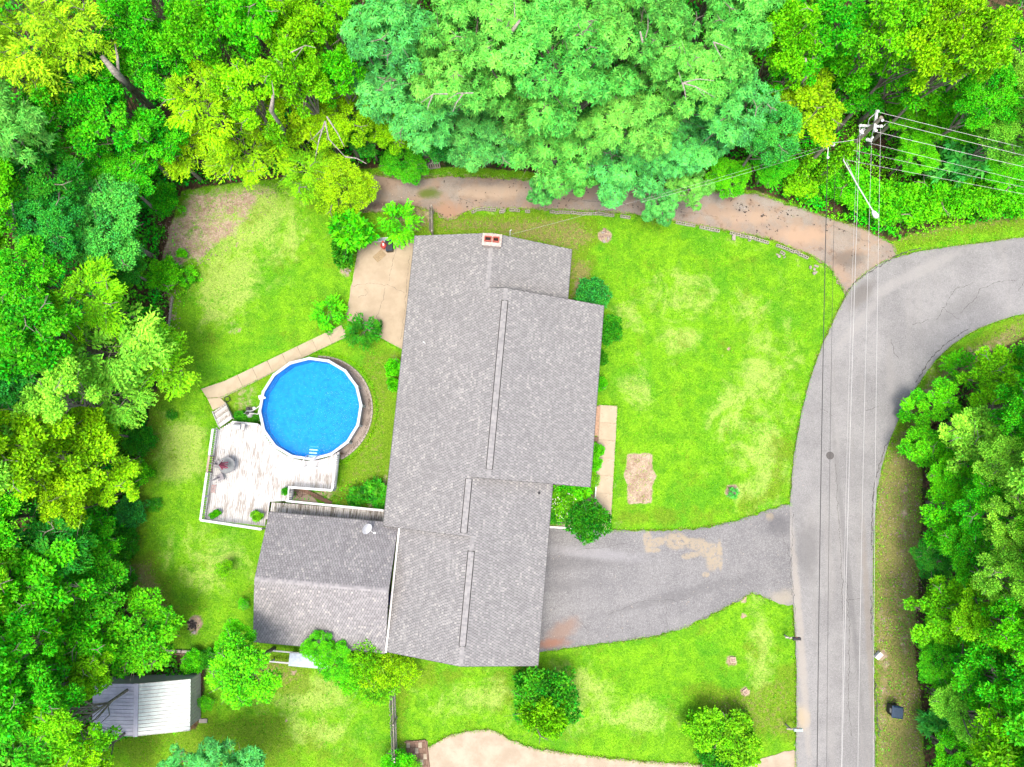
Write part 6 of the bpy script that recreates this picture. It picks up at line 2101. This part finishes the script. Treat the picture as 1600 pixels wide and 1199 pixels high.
# eave wall facing the yard, its ribs standing
MB().box(-.22, SL / 2, 1.05, .04, SL - .24, 2.1).build('side_wall', M['metal_tan'], shed)
for i in range(15): MB().box(-.19, .2 + i * (SL - .4) / 14, 1.05, .03, .06, 2.08).build('wall_rib', M['metal_tan'], shed)
MB().box(xl + .22, SL / 2, 1.05, .04, SL - .24, 2.1).build('side_wall', M['metal_tan'], shed)
gm = MB()
gm.add([(-.2, SL - .12, 0), (xl + .2, SL - .12, 0), (xl + .2, SL - .12, SE - .02), (xr, SL - .12, zr - .06), (-.2, SL - .12, SE - .02), (-.2, SL - .16, 0), (xl + .2, SL - .16, 0), (xl + .2, SL - .16, SE - .02), (xr, SL - .16, zr - .06), (-.2, SL - .16, SE - .02)], [(0, 1, 2, 3, 4), (9, 8, 7, 6, 5)])
gm.build('gable_wall', M['metal_grey'], shed)
gm = MB()
gm.add([(-.2, .12, 0), (xl + .2, .12, 0), (xl + .2, .12, SE - .02), (xr, .12, zr - .06), (-.2, .12, SE - .02), (-.2, .16, 0), (xl + .2, .16, 0), (xl + .2, .16, SE - .02), (xr, .16, zr - .06), (-.2, .16, SE - .02)], [(4, 3, 2, 1, 0), (5, 6, 7, 8, 9)])
gm.build('gable_wall', M['metal_grey'], shed)
MB().box(-2.2, .09, .95, .9, .04, 1.9).build('door', M['metal_tan'], shed)
x, y = P(318, 1126)
tag(MB().box(0, 0, .05, .6, .3, .1).build('paving_stone', M['stone'], None, (x, y, 0)), 'small stone slab at the lower corner of the metal shed', 'stone')

# ------------------------------------------------------------------ mailboxes, bin, boxes by the road
def mailbox(px, py, mat, label, ht, bl, tail):
    x, y = P(px, py, 1.1)
    e = empty('mailbox', (x, y, 0), 0, label, 'mailbox')
    MB().box(-.45, 0, .55, .1, .1, 1.1).build('post', M['grey_wood'], e)
    MB().beam((-.75, .0 if not tail else .06, .98), (.25, 0, 1.02), .09, .09).build('arm', M['grey_wood'], e)
    mb = MB()
    prof = [(-.11, 1.08), (.11, 1.08), (.11, 1.2), (.08, 1.27), (0, 1.30), (-.08, 1.27), (-.11, 1.2)]
    n_ = len(prof)
    vs = [(-bl / 2, a_, b_) for a_, b_ in prof] + [(bl / 2, a_, b_) for a_, b_ in prof]
    mb.add(vs, [tuple(range(n_)), tuple(range(2 * n_ - 1, n_ - 1, -1))] + [(i, n_ + i, n_ + (i + 1) % n_, (i + 1) % n_) for i in range(n_)])
    b = mb.build('box', M[mat], e)
    MB().box(bl / 2 + .015, 0, 1.18, .03, .2, .2).build('door', M[mat], b)
    MB().box(0, .125, 1.22, .12, .02, .05).build('flag', M['red'], b)
mailbox(1244, 998, 'cable_dark', 'dark mailbox on a wooden post at the road edge below the driveway', 1.1, .55, 1)
mailbox(1246, 1140, 'metal_white', 'pale blue-grey mailbox on a post near the lower concrete drive', 1.1, .60, 0)
x, y = P(1399, 1110, .6)
wbn = empty('wheelie_bin', (x - .1, y, 0), math.radians(172), 'dark wheeled bin with blue lid on the verge across the road', 'bin')
mb = MB()
mb.add([(-.30, -.33, .08), (.26, -.33, .08), (.26, .33, .08), (-.30, .33, .08), (-.40, -.40, 1.05), (.34, -.40, 1.05), (.34, .40, 1.05), (-.40, .40, 1.05)], [(3, 2, 1, 0), (4, 5, 6, 7), (0, 1, 5, 4), (1, 2, 6, 5), (2, 3, 7, 6), (3, 0, 4, 7)])
mb.build('body', M['cable_dark'], wbn)
mb = MB()
mb.add([(-.44, -.43, 1.06), (.40, -.43, 1.06), (.40, .43, 1.06), (-.44, .43, 1.06), (-.36, -.34, 1.15), (.30, -.34, 1.12), (.30, .34, 1.12), (-.36, .34, 1.15)], [(3, 2, 1, 0), (4, 5, 6, 7), (0, 1, 5, 4), (1, 2, 6, 5), (2, 3, 7, 6), (3, 0, 4, 7)])
mb.build('lid', M['dark_blue'], wbn)
MB().tube([(-.46, -.3, 1.0), (-.46, .3, 1.0)], .025, 6).build('handle', M['black'], wbn)
MB().box(.352, 0, .8, .02, .3, .22).build('label_plate', M['metal_grey'], wbn)
for s in (-.34, .34): MB().tube([(-.3, s - .04, .12), (-.3, s + .04, .12)], .12, 12).build('wheel', M['rubber'], wbn)
x, y = P(1373, 1025, .3)
ub_ = empty('utility_marker', (x, y, 0), .75 + 1.57, 'white utility box tilted at the far edge of the road', 'utility box')
MB().box(0, 0, .2, .28, .50, .34).build('box', M['plastic_white'], ub_)
MB().box(0, 0, .385, .31, .54, .03).build('lid', M['plastic_white'], ub_)
x, y = P(1279, 283, .8)
ub_ = empty('electrical_box', (x, y, 0), .25, 'pale blue-white box among the bushes beside the dirt lane', 'utility box')
MB().box(0, 0, .4, .85, .42, .8).build('cabinet', M['pale_blue'], ub_)
MB().box(0, 0, .82, .92, .5, .05).build('lid', M['plastic_white'], ub_)

# ------------------------------------------------------------------ broken and leaning trunks in the woods
def snag(px, py, z, a, b, r, label):
    x, y = P(px, py, z)
    e = empty('dead_tree', (x, y, 0), 0, label, 'dead tree')
    ux, uy = x / math.hypot(x, y), y / math.hypot(x, y)
    MB().tube([(ux * z * .012 * math.hypot(x, y), uy * z * .012 * math.hypot(x, y), 0), (ux * z * .005 * math.hypot(x, y), uy * z * .005 * math.hypot(x, y), z * .6), (0, 0, z - .6), (a, b, z + .1)], [r * 1.2, r * 1.1, r, r * .6], 10).build('trunk', M['deadwood'], e, smooth=True)
    MB().tube([(0, 0, z - 1), (.25, .9, z - .3), (.2, 1.6, z)], [r * .5, r * .35, r * .12], 7).build('limb', M['deadwood'], e, smooth=True)
snag(172, 105, 13.0, -.55, .7, .24, 'broken pale trunk standing between the yellow corner trees and the dark woods')
snag(8, 348, 11.5, -1.2, .5, .26, 'pale broken trunk at the photo edge among the dark blue-green trees')
snag(798, 42, 16.2, .55, .35, .13, 'bare pale bough poking out of the tall mint-green tree at the photo edge')
snag(1008, 62, 16.2, -.3, .45, .08, 'bare pale branch stub between the mint-green crowns')
snag(1268, 108, 12.6, -.4, .7, .10, 'bare leaning stem among the green trees behind the short pole')
snag(418, 165, 14.6, .35, .6, .12, 'bare white bough standing out of the yellow grove')
snag(1520, 105, 13.8, .9, .45, .12, 'leaning pale stem among the trees above the wires')

def bare_branch(px, py, z, pts_, r, label):
    x, y = P(px, py, z)
    mb = MB()
    for p_ in pts_:
        mb.tube([(a_, b_, c_) for a_, b_, c_ in p_], [r, r * .7, r * .3] if len(p_) == 3 else [r * .6, r * .2], 5, caps=False)
    o = mb.build('bare_branch', M['deadwood'], None, (x, y, z)); tag(o, label, 'branch')
bare_branch(508, 190, 14.6, [[(0, 0, 0), (-.3, -1.2, .1), (-.5, -2.2, 0)], [(0, 0, 0), (.3, -1.2, .15), (1.3, -2.3, .1)], [(1.3, -2.3, .1), (2.0, -2.4, .1), (2.6, -2.7, 0)], [(.1, .3, 0), (.8, -.8, .1), (1.2, -1.6, 0)], [(-.1, -.4, 0), (-.8, -1.2, 0)]], .055, 'forked bare branch over the yellow fine-leaved tree')
bare_branch(1066, 130, 15.8, [[(0, 0, 0), (.8, -.3, .1), (1.9, -.9, 0)], [(0, 0, 0), (.1, -.5, .1), (.2, -1.1, 0)], [(0, 0, 0), (.9, .2, .1), (1.9, .15, 0)], [(.8, -.3, .1), (1.3, -.9, .1)], [(-.2, .7, 0), (0, 0, 0)]], .05, 'forked bare branch over the mint-green tree nearest the olive woods')
bare_branch(668, 152, 15.6, [[(1.2, .2, 0), (.4, .15, .1), (-.4, -.35, 0)], [(.3, .1, 0), (.1, -.5, .1), (0, -.8, 0)]], .05, 'curved bare branch over the mint-green tree beside the yellow grove')
bare_branch(700, 148, 15.6, [[(1.5, .1, 0), (.6, .0, .15), (0, -.3, 0)], [(.9, 0, .1), (.5, -.6, .1), (.3, -1.1, 0)]], .05, 'long bare branch over the mint crown wedged between the biggest trees')
bare_branch(1115, 78, 15.9, [[(0, .5, 0), (.2, -.1, .1), (.5, -.6, 0)], [(0, .5, 0), (.6, .2, .1), (1.1, .0, 0)]], .045, 'bare fork near the photo edge over the mint trees')
bare_branch(478, 75, 15.2, [[(-.9, -.3, 0), (0, .1, .1), (.6, 0, 0)], [(-.2, 0, 0), (-.7, -.8, 0)]], .045, 'arched bare branch over the yellow-green tree at the photo edge')

# ------------------------------------------------------------------ power poles, lamp, wires
pt_ = np.array(P(1377, 184, 11.0))
pole = empty('power_pole', (pt_[0], pt_[1], 0), 0, 'tall wooden power pole with white crossarms and climbing vine', 'power pole')
def rel(px, py, z):
    x, y = P(px, py, z); return (x - pt_[0], y - pt_[1], z)
MB().tube([(0, 0, 0), (0, 0, 11.0)], [.19, .13], 12).build('pole', M['pole_wood'], pole)
ca = MB().beam(rel(1370, 173, 10.3), rel(1366, 206, 10.3), .16, .13).build('crossarm', M['alu'], pole)
cb = MB().beam(rel(1342, 196.5, 9.4), rel(1377, 198, 9.4), .14, .12).build('crossarm', M['alu'], pole)
ins = MB().lathe(0, 0, [(.05, 0), (.09, .04), (.05, .08), (.09, .12), (.05, .16), (.03, .2)], 10).mesh('insulator', M['plastic_white'])
ATT = [(1371, 175, 10.4), (1378, 189, 11.0), (1368, 205, 10.4), (1344, 197, 9.5), (1362, 216, 9.0), (1376, 198, 9.5)]
for a_ in ATT: link('insulator', ins, pole, rel(*a_))
MB().tube([rel(1349, 205, 8.9), rel(1347, 210, 8.2)], .20, 14).build('transformer', M['alu'], pole)
MB().tube([rel(1354, 218, 8.2), rel(1362, 220, 8.4)], .12, 10).build('bracket', M['alu'], pole)
for i, pp in enumerate((((1367, 178, 10.3), (1358, 186, 10.0), (1356, 196, 9.5)), ((1378, 200, 9.4), (1384, 194, 9.6), (1388, 192, 10.2)), ((1364, 205, 10.2), (1362, 215, 9.2), (1360, 220, 8.8)), ((1343, 198, 9.3), (1343, 206, 9.0), (1345, 212, 8.6)), ((1352, 198, 9.3), (1348, 206, 8.8), (1340, 214, 8.0)))):
    MB().tube([rel(*q_) for q_ in pp], .022, 5, caps=False).build('jumper_wire', M['alu'], pole)
def vine(parent, pa, pb, r, n_, seed):
    rg = np.random.default_rng(seed)
    a_, b_ = np.array(pa), np.array(pb)
    t = rg.random(n_)[:, None]
    ang_ = rg.uniform(0, 6.28, n_); rr_ = r * rg.uniform(.5, 1.1, n_) * (1.1 - .35 * t[:, 0])
    p = a_ + (b_ - a_) * t + np.column_stack([np.cos(ang_) * rr_, np.sin(ang_) * rr_, np.zeros(n_)])
    d = unit(np.column_stack([np.cos(ang_), np.sin(ang_), rg.uniform(-.4, .6, n_)]) + rg.normal(0, .3, (n_, 3)))
    v, f = leaves(p, d, unit(np.array([0, 0, 1.]) + rg.normal(0, .5, (n_, 3))), .22 * rg.uniform(.7, 1.2, n_), .15 * rg.uniform(.7, 1.2, n_))
    me = np_mesh('vine', v, f, M['leaf'], fattr={'tone': np.repeat(rg.random(n_), 2), 'warm': np.repeat(rg.uniform(.2, .7, n_), 2)})
    o = link('vine', me, parent); o.color = (*CLR['L'], 1)
vine(pole, (0, 0, 0), (0, 0, 7.8), .5, 2600, 5)
# street lamp on the pole
lamp = empty('street_lamp', (pt_[0], pt_[1], 0), 0, 'white street lamp on a long arm reaching toward the road', 'street lamp')
MB().tube([rel(1318, 251, 5.9), rel(1340, 290, 6.5), rel(1364, 330, 6.9)], [.045, .045, .04], 8).build('arm', M['alu'], lamp)
MB().tube([rel(1322, 251, 5.4), rel(1345, 300, 6.45)], .02, 6).build('brace', M['alu'], lamp)
MB().tube([(0, 0, 5.75), rel(1318, 251, 5.9)], .04, 6).build('bracket', M['alu'], lamp)
hd_ = MB()
a_, b_ = np.array(rel(1363, 329, 6.95)), np.array(rel(1371, 341, 6.95))
hd_.tube([a_, a_ + (b_ - a_) * .3, a_ + (b_ - a_) * .75, b_], [.06, .16, .19, .08], 12)
h_ = hd_.build('lamp_head', M['plastic_white'], lamp, smooth=True)
MB().lathe(float((a_ + (b_ - a_) * .65)[0]), float((a_ + (b_ - a_) * .65)[1]), [(.06, 6.72), (.13, 6.80), (.14, 6.86)], 12).build('lens', M['glass_table'], h_)

p2_ = np.array(P(1296, 222, 7.5))
pole2 = empty('power_pole', (p2_[0], p2_[1], 0), 0, 'shorter wooden pole wrapped in vine at the bend of the lane', 'power pole')
MB().tube([(0, 0, 0), (0, 0, 7.5)], [.17, .14], 12).build('pole', M['pole_wood'], pole2)
def rel2(px, py, z):
    x, y = P(px, py, z); return (x - p2_[0], y - p2_[1], z)
MB().tube([rel2(1294, 230, 7.0), rel2(1293, 248, 6.6)], .035, 6).build('bracket', M['alu'], pole2)
MB().box(0, .05, 7.35, .34, .30, .22).build('junction_box', M['metal_grey'], pole2)
for q_ in ((1293, 247, 6.6), (1302, 227, 7.3)): link('insulator', ins, pole2, rel2(*q_))
MB().beam(rel2(1291, 225, 7.3), rel2(1303, 229, 7.3), .07, .07).build('crossarm', M['grey_wood'], pole2)
vine(pole2, (0, 0, 0), (0, 0, 5.2), .42, 1500, 6)


def wire(a, b, sag, r, mat, label, ext=0.0, dash=False):
    a, b = Vector(a), Vector(b)
    e = a + (b - a) * (1 + ext)
    pts_ = []
    N2 = 22
    for i in range(N2 + 1):
        t = i / N2
        p = a.lerp(e, t); p.z -= sag * 4 * t * (1 - t)
        pts_.append(p)
    o = MB().tube(pts_, r, 5, caps=False).build('power_line', M[mat])
    tag(o, label, 'power line', 'overhead wires')
WR = .014
wire(P3(1371, 175, 10.5), P3(1600, 229, 10.3), .15, WR, 'line', 'highest wire from the crossarm out over the woods', 1.5)
wire(P3(1378, 188, 11.1), P3(1600, 241, 10.9), .15, WR, 'line', 'second wire over the woods, from the top of the pole', 1.5)
wire(P3(1368, 206, 10.5), P3(1600, 259, 10.3), .15, WR, 'line', 'third wire over the woods, from the crossarm end', 1.5)
wire(P3(1360, 224, 8.6), P3(1600, 281, 8.5), .15, WR * .8, 'line', 'fourth wire over the woods, crossing the big-leaved sapling', 1.5)
wire(P3(1333, 235, 7.4), P3(1600, 291, 7.6), .15, WR * .7, 'line', 'fifth thin wire over the woods from the vine-covered pole', 1.5)
wire(P3(1322, 250, 5.9), P3(1600, 302, 6.6), .15, WR * .8, 'line', 'lowest wire over the woods, from the foot of the lamp arm', 1.5)
wire(P3(1344, 199, 9.4), P3(1318, 1199, 8.6), .3, WR, 'line', 'brightest pale wire along the middle of the road', .3)
wire(P3(1340, 216, 8.4), P3(1319.5, 1199, 8.0), .6, WR * .6, 'line', 'thin pale wire twinned with the brightest one along the road', .3)
wire(P3(1362, 216, 9.0), P3(1343, 1199, 8.4), .3, WR * .8, 'line', 'pale wire along the road, next to the brightest one', .3)
wire(P3(1376, 200, 9.5), P3(1367, 1199, 8.9), .3, WR * .8, 'line', 'pale wire along the far edge of the road', .3)
wire(P3(1293, 249, 6.6), P3(1279, 1199, 7.0), .3, .026, 'cable_dark', 'black cable along the house side of the road', .3)
wire(P3(1305, 258, 6.2), P3(1294, 1199, 6.8), .3, .012, 'cable_dark', 'thin dark cable over the manhole cover', .3)
wire(P3(1296, 224, 7.4), P3(1340, 218, 8.4), .05, .02, 'line', 'short pale cable between the two poles')
wire(P3(1296, 226, 7.2), P3(796, 367, 4.9), .5, .006, 'line', 'pale service cable from the short pole to the house chimney end')
wire(P3(1292, 232, 7.0), P3(1085, 292, 6.6), .3, .008, 'line', 'thin pale cable from the short pole into the mint trees', .4)
x, y = P(797, 368, 4.0)
ms_ = MB().tube([(x, y, 3.2), (x, y, 5.0), (x + .1, y + .05, 5.12)], .035, 8).build('service_mast', M['alu']); tag(ms_, 'short metal service mast by the chimney where the cable lands', 'mast')
